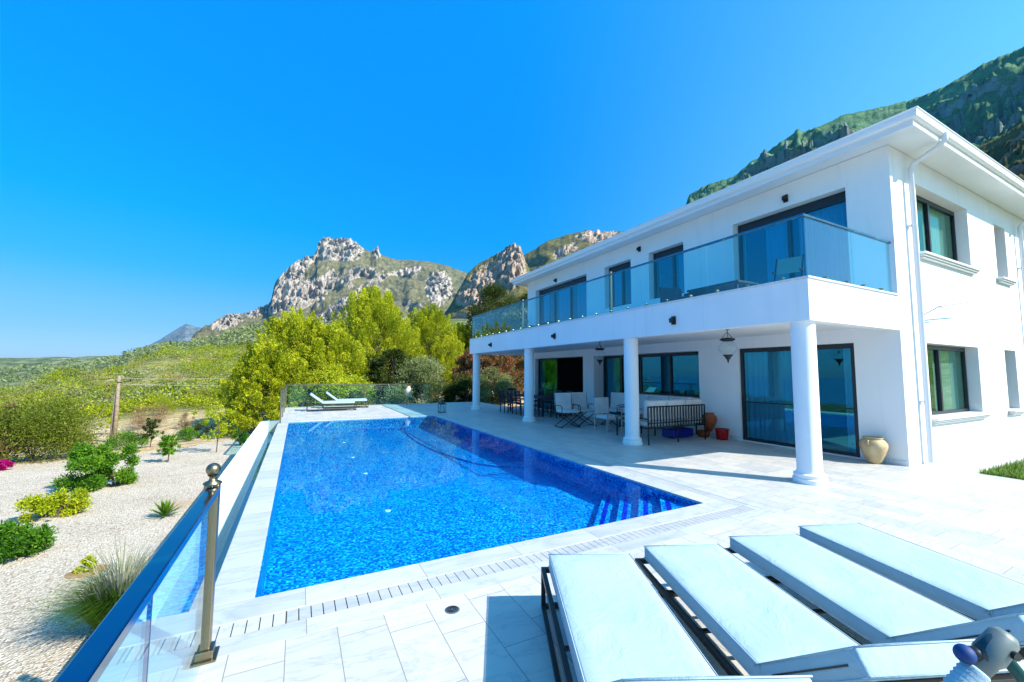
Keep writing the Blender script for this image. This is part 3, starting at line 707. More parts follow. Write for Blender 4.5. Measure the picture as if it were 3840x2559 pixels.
# balustrade
bal = MB()
bal.bar((7.30,3.62,4.38),(7.30,18.2,4.38),.045,.04); bal.bar((7.277,3.64,4.38),(10.40,3.64,4.38),.045,.0395); bal.bar((7.277,18.18,4.38),(10.40,18.18,4.38),.045,.0395)
balo = bal.build('balustrade_handrail', M_steel_top, house, world=True, bevel=.004)
ys = [3.66,5.45,7.22,8.4,9.7,11.5,13.27,14.9,16.5,18.15]
for i in range(len(ys)-1):
    g = MB(); g.box(7.293,ys[i]+.008,3.345,7.307,ys[i+1]-.008,4.36); g.build('glass_panel', M_glass_b, house, world=True)
for a, b2 in ((7.33,8.85),(8.87,10.36)):
    g = MB(); g.box(a,3.633,3.345,b2,3.647,4.36); g.build('glass_panel', M_glass_b, house, world=True)
g = MB(); g.box(7.33,18.173,3.345,10.36,18.187,4.36); g.build('glass_panel', M_glass_b, house, world=True)
for y in (8.4,13.27):
    g = MB(); g.box(7.315,y-.03,3.336,7.37,y+.03,4.46); g.build('balustrade_post', M_steel, house, world=True, bevel=.004)
y = 4.0; base = None
while y < 18:
    g = MB(); g.lathe([(.022,0),(.022,.05)], (0,0,0), 10)
    for i, p in enumerate(g.v): g.v[i] = (7.30+(p[2]-.025)*1.4, y+p[0], 3.39+p[1])
    g.build('glass_clamp', M_steel, house, world=True); y += .62
for x in (7.9,8.6,9.2,9.9):
    g = MB(); g.lathe([(.022,0),(.022,.05)], (0,0,0), 10)
    for i, p in enumerate(g.v): g.v[i] = (x+p[0], 3.64+(p[2]-.025)*1.4, 3.39+p[1])
    g.build('glass_clamp', M_steel, house, world=True)
# roof
EX, EY, EX1, EY1 = 9.86, 3.01, 22.6, 18.86
rf = MB()
rf.box(EX,EY,6.41,EX1,EY1,6.47)
rf.v; rg = (EX+EX1)/2
b0 = [(EX-.03,EY-.03,6.60),(EX1,EY-.03,6.60),(EX1,EY1+.03,6.60),(EX-.03,EY1+.03,6.60)]
rf.add(b0+[(rg,EY+4.2,7.7),(rg,EY1-4.2,7.7)], [(0,1,4),(1,2,5,4),(2,3,5),(3,0,4,5)])
rf.box(EX+.02,EY+.02,6.47,EX1,EY1-.02,6.60)
roof = rf.build('roof', M_trim, house, world=True)
gt = MB()
def gutter(p0, p1, out):
    prof = [(0,6.462),(.05,6.45),(.085,6.475),(.095,6.53),(.095,6.585),(.115,6.60),(.115,6.612),(.08,6.612),(.08,6.60),(0,6.60)]
    n = len(prof); vs = []
    for p, k in ((p0, 0), (p1, 1)):
        for o_, z in prof:
            ex = -o_ if k == 0 else 0
            vs.append((p[0]+out[0]*o_ + (0), p[1]+out[1]*o_, z))
    return vs, n
def gut_miter():
    prof = [(0,6.455),(.05,6.445),(.085,6.475),(.095,6.53),(.095,6.585),(.115,6.60),(.115,6.612),(.085,6.612),(.085,6.603),(0,6.603)]
    n = len(prof); path = [(EX1,EY,(0,-1)),(EX,EY,(-1,-1)),(EX,EY1,(-1,1)),(EX1,EY1,(0,1))]
    vs = [(x+dx*o, y+dy*o, z) for (x,y,(dx,dy)) in path for (o,z) in prof]
    fs = [(i*n+j, i*n+(j+1)%n, (i+1)*n+(j+1)%n, (i+1)*n+j) for i in range(3) for j in range(n)]
    gt.add(vs, fs)
gut_miter(); gt.build('gutter', mat('white_gutter', (.82,.82,.82), .3), roof, world=True)
fs_ = MB(); fs_.box(EX-.012,EY-.012,6.34,EX+.03,EY1+.012,6.452); fs_.box(EX+.03,EY-.012,6.34,EX1,EY+.03,6.452); fs_.box(EX+.03,EY1-.03,6.34,EX1,EY1+.012,6.452)
fs_.build('fascia_board', M_trim, roof, world=True)
for X in (11.1, 18.25):
    p = MB(); p.tube([(X-.02,2.93,6.50),(X-.02,2.93,6.36),(X,3.02,6.28),(X,3.42,6.10),(X,3.47,6.02),(X,3.47,.03)], .045, 14)
    for z in (1.2,3.0,4.8): p.lathe([(.052,0),(.052,.04)], (X,3.47,z), 14)
    p.box(X-.06,3.5,1.2,X+.06,3.569,1.23); p.box(X-.06,3.5,4.8,X+.06,3.569,4.83)
    p.build('downpipe', mat('grey_white_pipe', (.66,.68,.70), .4) if X < 12 else bpy.data.materials['grey_white_pipe'], house, world=True, smooth=True).modifiers.new('e','EDGE_SPLIT').split_angle = R(40)
# wall lamps
def lamp(P):
    g = MB(); x, y, z = P
    g.box(x-.035,y-.05,z-.09,x-.001,y+.05,z+.09); g.box(x-.11,y-.04,z-.05,x-.035,y+.04,z+.05)
    g.add([(x-.11,y-.04,z-.05),(x-.11,y+.04,z-.05),(x-.11,y+.04,z+.05),(x-.11,y-.04,z+.05),(x-.16,y,z)], [(0,1,4),(1,2,4),(2,3,4),(3,0,4)])
    g.build('wall_lamp', M_black, house, world=True)
for u, v in ((1129,793),(1275,773),(1549,737)): lamp(planeX(u, v, BX))
for u, v in ((1806,457),(1470,573),(1278,645)): lamp(planeX(u, v, WX))
g = MB(); g.tube([(11.35,3.55,2.95),(11.45,3.30,3.13),(13.35,3.22,3.40)], .012, 6); g.tube([(11.45,3.30,3.12),(12.1,3.30,3.13)], .010, 6)
g.build('drying_arm', mat('grey_metal_arm', (.35,.35,.36), .4, .6), house, world=True)
# ------------------------------------------------------------------ near glass railing
rl = empty('glass_railing', (-.45,3.21,0), label='steel and glass railing with ball topped end post in the left foreground', cat='railing')
g = MB(); g.box(-.49,3.172,.06,-.456,3.248,1.04); g.box(-.444,3.172,.06,-.41,3.248,1.04); g.box(-.4555,3.18,.06,-.4445,3.24,1.0); g.build('post', M_steel, rl, world=True, bevel=.008)
g = MB(); g.lathe([(.05,1.041),(.05,1.05),(.022,1.065),(.018,1.085),(.03,1.095)], (-.45,3.21,0), 20, False); g.sphere((-.45,3.21,1.13), .040, 12); g.build('ball_finial', M_steel, rl, world=True, smooth=True)
g = MB(); g.box(-.53,3.135,.001,-.37,3.285,.012); g.box(-.51,3.155,.012,-.39,3.265,.06); g.build('base_bracket', M_steel, rl, world=True, bevel=.004)
g = MB(); g.box(-.475,-1.8,.985,-.405,3.173,1.03); g.build('handrail', M_steel_top, rl, world=True, bevel=.006)
for a, b2 in ((1.975,3.16),(.6,1.965),(-.8,.59)):
    g = MB(); g.box(-.446,a,.05,-.434,b2,.984); g.build('glass_panel', M_glass, rl, world=True)
g = MB(); g.box(-.4465,1.9655,.05,-.4335,1.9745,.984); g.build('glass_joint', mat('dark_joint', (.01,.03,.12), .4), rl, world=True)
# ------------------------------------------------------------------ far glass railing
fr = empty('glass_railing', (-.47,22.3,0), label='glass railing with thin steel rail at the far end of the terrace', cat='railing')
g = MB(); g.bar((-.47,15.95,1.09),(-.47,22.4,1.09),.045); g.bar((-.492,22.42,1.09),(6.6,22.42,1.09),.045,.044); g.build('handrail', M_steel, fr, world=True)
for (x, y) in ((-.47,16.0),(-.47,18.1),(-.47,20.2),(-.47,22.42),(3.1,22.42),(6.6,22.42)):
    g = MB(); g.bar((x,y,0.001),(x,y,1.066),.05); g.build('post', M_steel, fr, world=True)
for (a, b2) in ((16.05,18.05),(18.15,20.15),(20.25,22.35)):
    g = MB(); g.box(-.475,a,.06,-.465,b2,1.06); g.build('glass_panel', M_glass, fr, world=True)
for (a, b2) in ((-.42,1.3),(1.32,3.05),(3.15,4.85),(4.87,6.55)):
    g = MB(); g.box(a,22.415,.06,b2,22.425,1.06); g.build('glass_panel', M_glass, fr, world=True)

# ------------------------------------------------------------------ sun loungers
def lounger(name, lab, group, W=.60, flat=1.32, back=.68, ang=38, thick=.10, front=True):
    """local frame: foot end at origin (centre, floor), body runs along -Y, back rest at the far end"""
    o = empty(name, (0,0,0), label=lab, cat='sun lounger', group=group)
    g = MB(); w = W/2+.035; L = flat+.62; H = .275; b_ = .032
    for s in (-1, 1):
        g.bar((s*w,.05,H),(s*w,-L,H),b_,.035)
    g.bar((-w-.016,.05,H),(w+.016,.05,H),b_,.0349); g.bar((-w+.016,-L,H),(w-.016,-L,H),b_)
    for k in range(3): g.bar((-w+.016,-.40-k*.42,H-.004),(w-.016,-.40-k*.42,H-.004),.03,.015)
    g.build('frame', M_bronze, o, bevel=.003)
    for s in (-1, 1):
        for y in (.05, -L):
            l = MB(); l.bar((s*w,y,H-.0176),(s*w,y,.0),b_); l.build('leg', M_bronze, o, bevel=.003)
        l = MB(); l.bar((s*w,.05-.017,.018),(s*w,-L+.017,.018),b_*.9,.03); l.build('floor_rail', M_bronze, o, bevel=.003)
    l = MB(); l.bar((-w+.017,.05,.018),(w-.017,.05,.018),b_*.9,.03); l.build('floor_rail', M_bronze, o, bevel=.003)
    z0 = .315; w = W/2
    def cushion(L, M, nm):
        c = MB(); n = 7
        # softly crowned pad
        nx, ny = 9, 17; top = []; 
        for i in range(nx):
            for j in range(ny):
                u = -1+2*i/(nx-1); v = j/(ny-1)
                e_ = min(1, (1-abs(u))*5, v*12, (1-v)*12)
                zz = thick-.004*(1-e_)**2+.003*math.sin(v*9+u*2)*e_
                top.append((u*w, -v*L, zz))
        bot = [(p[0], p[1], 0.0) for p in top]
        vs = [M @ Vector(p) for p in top+bot]; n0 = nx*ny; fs = []
        for i in range(nx-1):
            for j in range(ny-1):
                a = i*ny+j; fs.append((a, a+1, a+ny+1, a+ny)); fs.append((n0+a, n0+a+ny, n0+a+ny+1, n0+a+1))
        rim = [(i*ny) for i in range(nx)]+[((nx-1)*ny+j) for j in range(1, ny)]+[(i*ny+ny-1) for i in range(nx-2, -1, -1)]+[j for j in range(ny-2, 0, -1)]
        for k in range(len(rim)):
            a, b3 = rim[k], rim[(k+1) % len(rim)]; fs.append((a, b3, n0+b3, n0+a))
        c.add(vs, fs); q = c.build(nm, M_mattress, o, bevel=.012, smooth=True); q.modifiers[0].angle_limit = R(50)
        pp = MB()
        for zt in (thick-.006, .008):
            ring = [M @ Vector(p) for p in ((-w-.001,.001,zt),(w+.001,.001,zt),(w+.001,-L-.001,zt),(-w-.001,-L-.001,zt),(-w-.001,.001,zt))]
            for a, b3 in zip(ring, ring[1:]): pp.tube([a, b3], .003, 6)
        pp.build('piping', M_mattress, q, smooth=True)
        return q
    cushion(flat-.005, Matrix.Translation((0,0,z0)), 'seat_cushion')
    Mb = Matrix.Translation((0,-flat-.01,z0+.0)) @ Matrix.Rotation(-R(ang), 4, 'X')
    q = cushion(back, Mb, 'back_cushion')
    z = MB(); z.box(-w-.003,-back*.9,.045,-w-.0005,-.12,.052, M=Mb); z.build('zip', M_black, q)
    bf = MB()
    for s in (-1, 1): bf.bar(Mb @ Vector((s*(w-.02),0,-.02)), Mb @ Vector((s*(w-.02),-back+.01,-.02)), .03, .03)
    bf.bar(Mb @ Vector((-w+.035,-back+.02,-.02)), Mb @ Vector((w-.035,-back+.02,-.02)), .03)
    for k in range(4): bf.bar(Mb @ Vector((-w+.035,-.12-k*.15,-.022)), Mb @ Vector((w-.035,-.12-k*.15,-.022)), .03, .012)
    p0 = Mb @ Vector((0,-back*.55,-.04))
    for s in (-1, 1): bf.bar((s*.2, p0.y, p0.z), (s*.2, -L+.03, H), .022)
    bf.build('backrest_frame', M_bronze, o, bevel=.003)
    return o
GL = 'white loungers side by side in the foreground'
proto = lounger('sun_lounger', 'white cushioned lounger nearest the pool, leftmost of the foreground row', GL)
spec = [ # foot-left corner (x,y), heading degrees, label
 ((1.70,2.66),25.5,None), ((2.44,2.45),22.5,'white cushioned foreground lounger, second from the pool'),
 ((3.21,2.27),21.0,'white cushioned foreground lounger, third from the pool'), ((3.98,2.14),18.8,'white cushioned foreground lounger, rightmost and nearest the house side')]
for i, ((x, y), hd, lab) in enumerate(spec):
    o = proto if i == 0 else copy_tree(proto)
    if lab: o['label'] = lab
    a = R(-hd); cx, cy = x+.30*math.cos(a), y+.30*math.sin(a)
    o.location = (cx, cy, 0); o.rotation_euler = (0,0,a)
GF_ = 'white loungers at the far end of the terrace'
for i, ((x, y), a, lab) in enumerate([((2.35,20.35),-90,'white lounger with raised back at the far terrace end, nearer the pool'),((3.05,21.55),-90,'white lounger with raised back at the far terrace end, by the glass railing')]):
    o = copy_tree(proto); o['label'] = lab; o['group'] = GF_; o.location = (x, y, 0); o.rotation_euler = (0,0,R(a)); 
# steel tilt joint of a folded parasol lying over the lounger backs
J = planeZ(2290,1485,1.0)
pj = empty('folded_parasol', (J.x,J.y,0), label='folded parasol with grey tilt joint and ribbed white sleeve lying over the lounger backs', cat='parasol')
M_joint = mat('painted_grey_metal', (.16,.19,.18), .5, .3)
rt, dn = cr.copy(), -cu.copy()
ax = (rt*-.75+dn*.75+cf*-.05).normalized(); ax2 = (rt*.62+dn*.75).normalized(); fw = cf
g = MB(); g.tube([J+ax*-.045, J+ax*-.03, J+ax*.035, J+ax*.05, J+ax*.085], [.022,.032,.035,.029,.027], 20); g.build('tilt_joint', M_joint, pj, world=True, smooth=True)
g = MB(); g.tube([J-fw*.042+rt*.008, J-fw*.025+rt*.008], .011, 16); g.build('pivot_bolt', M_black, pj, world=True)
g = MB(); g.tube([J+ax*-.042+rt*-.016, J+ax*.04+rt*-.022], [.020,.023], 16); g.build('joint_cover', mat('dark_teal_plastic', (.01,.035,.05), .35), pj, world=True, smooth=True)
pts = []; rr = []
for k in range(44):
    pts.append(J+ax*(.086+k*.007)); rr.append(.032 if k % 2 else .0285)
g = MB(); g.tube(pts, rr, 20); g.build('ribbed_sleeve', M_mattress, pj, world=True, smooth=True)
g = MB(); g.tube([J+ax2*.03, J+ax2*.6], .018, 14); g.build('pole', mat('dark_green_pole', (.03,.10,.08), .35, .3), pj, world=True, smooth=True)
K = J-rt*.088+dn*.022
g = MB(); g.tube([J-rt*.02+dn*.02, K], [.016,.02], 12); g.build('knob_arm', M_black, pj, world=True, smooth=True)
g = MB(); g.sphere(tuple(K), .024, 10); g.build('blue_knob', mat('blue_plastic_knob', (.0,.035,.16), .65), pj, world=True, smooth=True)

# ------------------------------------------------------------------ pots and buckets
def pot(name, loc, prof, m, lab, cat='pot', extra=None):
    o = empty(name, loc, label=lab, cat=cat)
    g = MB(); g.lathe(prof+[(r_-.018, z) for r_, z in prof[::-1] if r_ > .03], n=36, cap=False); g.build('body', m, o, smooth=True); 
    if extra: extra(o)
    return o
def handles(o):
    for s in (-1, 1):
        g = MB(); g.tube([(s*.17,0,.46),(s*.225,0,.45),(s*.235,0,.40),(s*.20,0,.35)], .014, 8); g.build('handle', M_tan, o, smooth=True)
pot('clay_jar', (10.20,4.02,0), [(.02,.001),(.10,.0),(.125,.05),(.185,.20),(.225,.33),(.22,.40),(.185,.46),(.15,.485),(.165,.50),(.17,.515)], M_tan, 'sand coloured two handled clay jar on the paving by the villa corner', 'jar', handles)
pot('amphora', (10.1,7.62,.17), [(.02,.001),(.06,0),(.10,.08),(.17,.22),(.20,.33),(.185,.41),(.13,.46),(.12,.48),(.15,.50)], M_terra, 'orange red glazed amphora behind the sofa end', 'jar')
pot('clay_bowl', (10.08,7.80,0), [(.02,.001),(.13,.0),(.16,.05),(.17,.14),(.165,.169)], M_terra, 'low brown terracotta pot under the orange amphora', 'pot')
def bucket_rim(o):
    g = MB(); g.lathe([(.165,.262),(.18,.262),(.18,.285),(.165,.285)], n=32, cap=False); g.build('rim', M_red, o, smooth=True)
pot('bucket', (10.10,7.24,0), [(.02,.001),(.135,.0),(.14,.01),(.165,.24),(.168,.27)], M_red, 'bright red round bucket on the porch floor', 'bucket', bucket_rim)
g = MB(); g.box(8.95,7.85,.02,9.75,8.25,.25); tag(g.build('storage_box', M_bucketblue, bevel=.03), 'deep blue box tucked under the slatted sofa', 'box')
fj = empty('urn_on_stand', (5.27,22.1,0), label='pale clay urn on a small stand against the far glass railing', cat='urn')
g = MB(); g.lathe([(.03,.40),(.06,.41),(.13,.52),(.20,.68),(.19,.80),(.11,.90),(.07,.95),(.10,1.0)], n=24); g.build('urn', mat('pale_terracotta', (.62,.47,.33), .7), fj, smooth=True)
g = MB()
for k in range(3):
    a = k*2.094; g.bar((.13*math.cos(a),.13*math.sin(a),0),(.07*math.cos(a),.07*math.sin(a),.5),.02)
g.lathe([(.09,.44),(.10,.44),(.10,.46),(.09,.46)], n=20, cap=False); g.build('stand', M_wood, fj)
# floor lantern
fl = empty('floor_lantern', (5.62,17.38,0), label='square glass floor lantern with dark pitched top standing on the paving by the pool corner', cat='lantern')
g = MB(); h = .13
for sx in (-1,1):
    for sy in (-1,1): g.bar((sx*h,sy*h,0),(sx*h,sy*h,.36),.018)
for z in (.012,.36):
    for s in (-1,1): g.bar((-h,s*h,z),(h,s*h,z),.018,.024); g.bar((s*h,-h+.01,z),(s*h,h-.01,z),.018,.024)
g.build('frame', M_black, fl)
g = MB(); g.box(-h+.012,-h+.012,.025,h-.012,h-.012,.345); g.build('glass', M_glass, fl)
g = MB(); g.add([(-.16,-.16,.372),(.16,-.16,.372),(.16,.16,.372),(-.16,.16,.372),(-.03,-.03,.46),(.03,-.03,.46),(.03,.03,.46),(-.03,.03,.46)], [(3,2,1,0),(4,5,6,7),(0,1,5,4),(1,2,6,5),(2,3,7,6),(3,0,4,7)]); g.lathe([(.02,.46),(.02,.50),(.045,.505),(.03,.53),(.005,.56)], n=12); g.build('top', M_black, fl)
g = MB(); g.lathe([(.035,.026),(.035,.15),(.0,.15)], n=12); g.build('candle', M_cushion, fl)
# hanging lanterns
def hlamp(loc, lab):
    o = empty('hanging_lantern', loc, label=lab, cat='lantern', group='glass bell lanterns hanging from the porch ceiling')
    g = MB(); g.lathe([(.0,0),(.05,-.001),(.045,-.02),(.01,-.03)], n=16, cap=False)
    g.tube([(0,0,-.02),(0,0,-.07)], .008, 6)
    for k in range(3):
        a = k*2.094+.5; g.tube([(0,0,-.07),(.05*math.cos(a),.05*math.sin(a),-.13),(.12*math.cos(a),.12*math.sin(a),-.215)], .006, 5)
    g.build('chain', M_black, o)
    g = MB(); g.lathe([(.10,-.20),(.145,-.215),(.155,-.235),(.12,-.26),(.085,-.27)], n=28); g.build('cap', M_black, o, smooth=True)
    g = MB(); g.lathe([(.085,-.272),(.15,-.32),(.188,-.39),(.185,-.44),(.14,-.52),(.085,-.562)], n=28, cap=False); g.build('globe', M_globe, o, smooth=True)
    g = MB(); g.lathe([(.095,-.56),(.10,-.575),(.06,-.61),(.045,-.65),(.02,-.67),(.022,-.69),(.005,-.745)], n=24); g.build('finial', M_black, o, smooth=True)
    g = MB(); g.tube([(0,0,-.27),(0,0,-.33)], .006, 6); g.sphere((0,0,-.38), .03, 8); g.build('bulb', M_cushion, o, smooth=True)
    return o
l1 = hlamp((8.2,5.68,2.719), 'black and glass bell lantern hanging between the two nearer columns')
l2 = copy_tree(l1); l2['label'] = 'black and glass bell lantern hanging behind, between the middle columns'; l2.location = (8.25,9.98,2.719)

# ------------------------------------------------------------------ porch furniture
def slat_sofa():
    o = empty('slatted_sofa', (8.68,7.46,0), label='metal sofa with vertical slatted back and cream cushions, seen from behind', cat='sofa')
    g = MB(); 
    for x in (-1.03,1.03): g.bar((x,0,0),(x,0,.92),.028); g.bar((x,.75,0),(x,.75,.62),.028); g.bar((x,0,.62),(x,.75,.62),.03); 
    g.bar((0,0,0),(0,0,.5),.024)
    g.bar((-1.03,0,.92),(1.03,0,.92),.03); g.bar((-1.03,0,.52),(1.03,0,.52),.025); g.bar((-1.03,0,.40),(1.03,0,.40),.03); g.bar((-1.03,.75,.40),(1.03,.75,.40),.03)
    for x in (-1.03,1.03): g.bar((x,0,.40),(x,.75,.40),.028)
    g.build('frame', M_black, o)
    for k in range(19):
        x = -1.03+2.06*(k+1)/20
        s = MB(); s.bar((x,0,.41),(x,-.008,.91),.034,.012,up=(0,1,0)); s.build('slat', M_black, o)
    for k in range(3):
        c = MB(); c.box(-1.0+k*.667,.04,.43,-1.0+k*.667+.655,.76,.56); c.build('seat_cushion', M_cushion, o, bevel=.03)
        c = MB(); Mx = Matrix.Translation((-1.0+k*.667,.05,.565)) @ Matrix.Rotation(R(6), 4, 'X'); c.box(0,0,0,.655,.17,.50, M=Mx); c.build('back_cushion', M_cushion, o, bevel=.035)
slat_sofa()
ws_ = empty('wall_sofa', (10.0,9.4,0), label='long sofa with pale cushions against the porch wall under the window', cat='sofa')
g = MB()
for y in (-1.2,1.2):
    for x in (-.42,.30): g.bar((x,y,0),(x,y,.40),.03)
g.bar((-.42,-1.2,.40),(-.42,1.2,.40),.03); g.bar((.30,-1.2,.40),(.30,1.2,.40),.03); g.bar((.30,-1.2,.95),(.30,1.2,.95),.03)
for y in (-1.2,1.2): g.bar((-.4,y,.40),(.28,y,.40),.03); g.bar((.30,y,.41),(.30,y,.95),.03); g.bar((-.42,y,.62),(.28,y,.62),.03); g.bar((-.42,y,.41),(-.42,y,.62),.03)
g.build('frame', M_black, ws_)
for k in range(3):
    c = MB(); c.box(-.42,-1.18+k*.79,.42,.26,-1.18+k*.79+.78,.56); c.build('seat_cushion', M_cushion, ws_, bevel=.03)
    c = MB(); c.box(.08,-1.18+k*.79,.57,.27,-1.18+k*.79+.78,1.06); c.build('back_cushion', M_cushion, ws_, bevel=.04)
def director(lab):
    o = empty('folding_armchair', (0,0,0), label=lab, cat='armchair', group='crossed leg armchairs with tall pale backs on the porch')
    g = MB(); w_ = .33
    for y in (0,.5):
        g.bar((-w_,y,.02),(w_,y,.46),.022); g.bar((w_,y,.02),(-w_,y,.46),.022)
        g.bar((-w_,y,.011),(-w_+.05,y,.011),.02); 
    for x in (-w_,w_): g.bar((x,0,.012),(x,.5,.012),.022); g.bar((x,-.0,.455),(x,.5,.455),.022)
    g.build('crossed_legs', M_bronze, o)
    for s in (-1,1):
        a = MB(); a.tube([(s*.33,.5,.46),(s*.34,.5,.66),(s*.34,.42,.70),(s*.34,.05,.70),(s*.33,-.02,.66),(s*.33,-.02,.46)], .013, 8); a.build('armrest', M_bronze, o, smooth=True)
    b_ = MB()
    for s in (-1,1): b_.bar((s*.30,.5,.46),(s*.30,.58,1.07),.022)
    b_.build('back_frame', M_bronze, o)
    c = MB(); c.box(-.30,0,.47,.30,.5,.55); c.build('seat_cushion', M_cushion, o, bevel=.025)
    c = MB(); c.box(-.31,0,.0,.31,.06,.56, M=Matrix.Translation((0,.50,.53)) @ Matrix.Rotation(R(-7),4,'X')); c.build('back_cushion', M_cushion, o, bevel=.02)
    return o
d1 = director('left one of the pair of crossed leg armchairs with tall pale backs'); d1.location = (7.78,10.85,0); d1.rotation_euler = (0,0,R(-8))
d2 = copy_tree(d1); d2['label'] = 'right one of the pair of crossed leg armchairs, beside the white armchair'; d2.location = (8.50,10.95,0); d2.rotation_euler = (0,0,R(-8))
d3 = copy_tree(d1); d3['label'] = 'pale crossed leg armchair turned sideways by the dark doorway'; d3.location = (9.25,10.75,0); d3.rotation_euler = (0,0,R(-75))
wc = empty('metal_armchair', (8.35,9.75,0), label='light armchair with thin metal arms standing just left of the second column', cat='armchair')
g = MB()
for x in (-.28,.28):
    g.tube([(x,-.28,0),(x,-.28,.66),(x,-.2,.70),(x,.25,.70),(x,.28,.66),(x,.28,0)], .014, 8)
g.bar((-.28,-.28,.38),(.28,-.28,.38),.02); g.bar((-.28,.28,.38),(.28,.28,.38),.02); g.bar((-.28,.28,.6),(-.28,.33,1.0),.02); g.bar((.28,.28,.6),(.28,.33,1.0),.02); g.build('frame', mat('pale_metal', (.5,.5,.5), .4, .3), wc)
c = MB(); c.box(-.26,-.27,.39,.26,.25,.49); c.build('seat_cushion', M_cushion, wc, bevel=.02); c = MB(); c.box(-.26,.26,.5,.26,.33,1.0); c.build('back_cushion', M_cushion, wc, bevel=.02)
ct = empty('coffee_table', (8.5,8.75,0), label='low dark coffee table in front of the slatted sofa', cat='table')
g = MB(); g.box(-.5,-.3,.52,.5,.3,.56); g.build('table_top', M_wood, ct, bevel=.006)
for x in (-.46,.46):
    for y in (-.26,.26): l = MB(); l.bar((x,y,0),(x,y,.519),.03); l.build('leg', M_black, ct)
pv = pot('flower_pot', (8.5,8.75,.56), [(.02,0),(.05,0),(.07,.1),(.075,.12)], M_red, 'small red flower pot on the dark coffee table', 'pot')
# dining set
dt = empty('dining_table', (9.1,15.4,0), label='long dark dining table on the far part of the porch', cat='table')
g = MB(); g.box(-.5,-1.5,.71,.5,1.5,.75); g.build('table_top', M_wicker, dt, bevel=.008)
for x in (-.43,.43):
    for y in (-1.4,1.4): l = MB(); l.bar((x,y,0),(x,y,.709),.06); l.build('leg', M_wicker, dt)
def dchair():
    o = empty('dining_chair', (0,0,0), label='dark dining chair with high slatted back by the long porch table', cat='chair', group='dark dining chairs round the porch table')
    g = MB(); g.box(-.23,-.22,.43,.23,.22,.47); g.build('seat', M_wicker, o, bevel=.01)
    for x in (-.21,.21):
        for y in (-.2,.2): l = MB(); l.bar((x,y,0),(x,y,.429),.032); l.build('leg', M_wicker, o)
    b_ = MB()
    for x in (-.21,.21): b_.bar((x,.2,.47),(x,.27,.98),.032)
    b_.bar((-.21,.27,.96),(.21,.27,.96),.03,.07)
    for k in range(4): b_.bar((-.13+k*.087,.21,.47),(-.13+k*.087,.265,.94),.018)
    b_.build('backrest', M_wicker, o)
    for x in (-.22,.22): a = MB(); a.tube([(x,.23,.66),(x,-.15,.66),(x,-.2,.45)], .014, 6); a.build('armrest', M_wicker, o)
    return o
dc = dchair(); first = True
cl = ['nearest the pool corner', 'second', 'third', 'fourth']
for i, y in enumerate((14.25,15.0,15.75,16.5)):
    for s in (-1, 1):
        o = dc if first else copy_tree(dc); first = False
        o.location = (9.1+s*.78, y, 0); o.rotation_euler = (0,0,R(90) if s < 0 else R(-90))
        o['label'] = ('%s dark dining chair from the near end, %s side of the porch table' % (['first','second','third','fourth'][i], 'pool' if s < 0 else 'wall'))
for y, rz, q in ((13.55,180,'at the near head of the long porch table'),(17.25,0,'at the far head of the long porch table')):
    o = copy_tree(dc); o.location = (9.1,y,0); o.rotation_euler = (0,0,R(rz)); o['label'] = 'dark dining chair '+q
# balcony furniture (dark wicker), behind the balustrade glass
FL = 3.241
def wchair(lab):
    o = empty('wicker_armchair', (0,0,FL), label=lab, cat='armchair', group='dark wicker armchairs on the balcony')
    g = MB(); g.box(-.33,-.33,.12,.33,.25,.40); g.build('seat', M_wicker, o, bevel=.03)
    b_ = MB(); b_.box(-.33,0,0,.33,.09,.62, M=Matrix.Translation((0,.26,.15)) @ Matrix.Rotation(R(-10),4,'X')); b_.build('backrest', M_wicker, o, bevel=.03)
    for s in (-1,1): a = MB(); a.box(s*.33,-.33,.12,s*.41,.30,.60); a.build('armrest', M_wicker, o, bevel=.02)
    for x in (-.36,.36):
        for y in (-.28,.28): l = MB(); l.bar((x,y,0),(x,y,.119),.04); l.build('leg', M_black, o)
    return o
wa = wchair('dark wicker armchair on the balcony beside the small window'); wa.location = (8.55,7.15,FL); wa.rotation_euler = (0,0,R(-10))
for p, rz, lab in (((8.3,18.6-1.4,FL),90,'dark wicker armchair at the far end of the balcony'),((9.3,15.3,FL),-90,'dark wicker armchair in front of the far balcony door')):
    o = copy_tree(wa); o['label'] = lab; o.location = p; o.rotation_euler = (0,0,R(rz))
bt = empty('balcony_table', (8.5,6.0,FL), label='long low dark table on the balcony between armchair and wide door', cat='table')
g = MB(); g.box(-.35,-.65,.44,.35,.65,.49); g.build('table_top', M_wicker, bt, bevel=.01)
for x in (-.3,.3):
    for y in (-.58,.58): l = MB(); l.bar((x,y,0),(x,y,.439),.05); l.build('leg', M_wicker, bt)
fc = empty('folding_chair', (9.0,4.8,FL), rz=R(-75), label='folding chair with pale back sling by the wide balcony door', cat='chair')
g = MB()
for x in (-.24,.24): g.bar((x,-.3,0),(x,.12,.98),.025); g.bar((x,.3,0),(x,-.12,.45),.025); g.bar((x,-.2,.62),(x,.1,.64),.03)
g.build('frame', M_black, fc)
g = MB(); g.bar((0,-.06,.6),(0,.1,.95),.42,.012,up=(0,1,0)); g.bar((0,-.16,.44),(0,.22,.44),.42,.012); g.build('sling', mat('teal_sling', (.12,.26,.25), .8), fc)

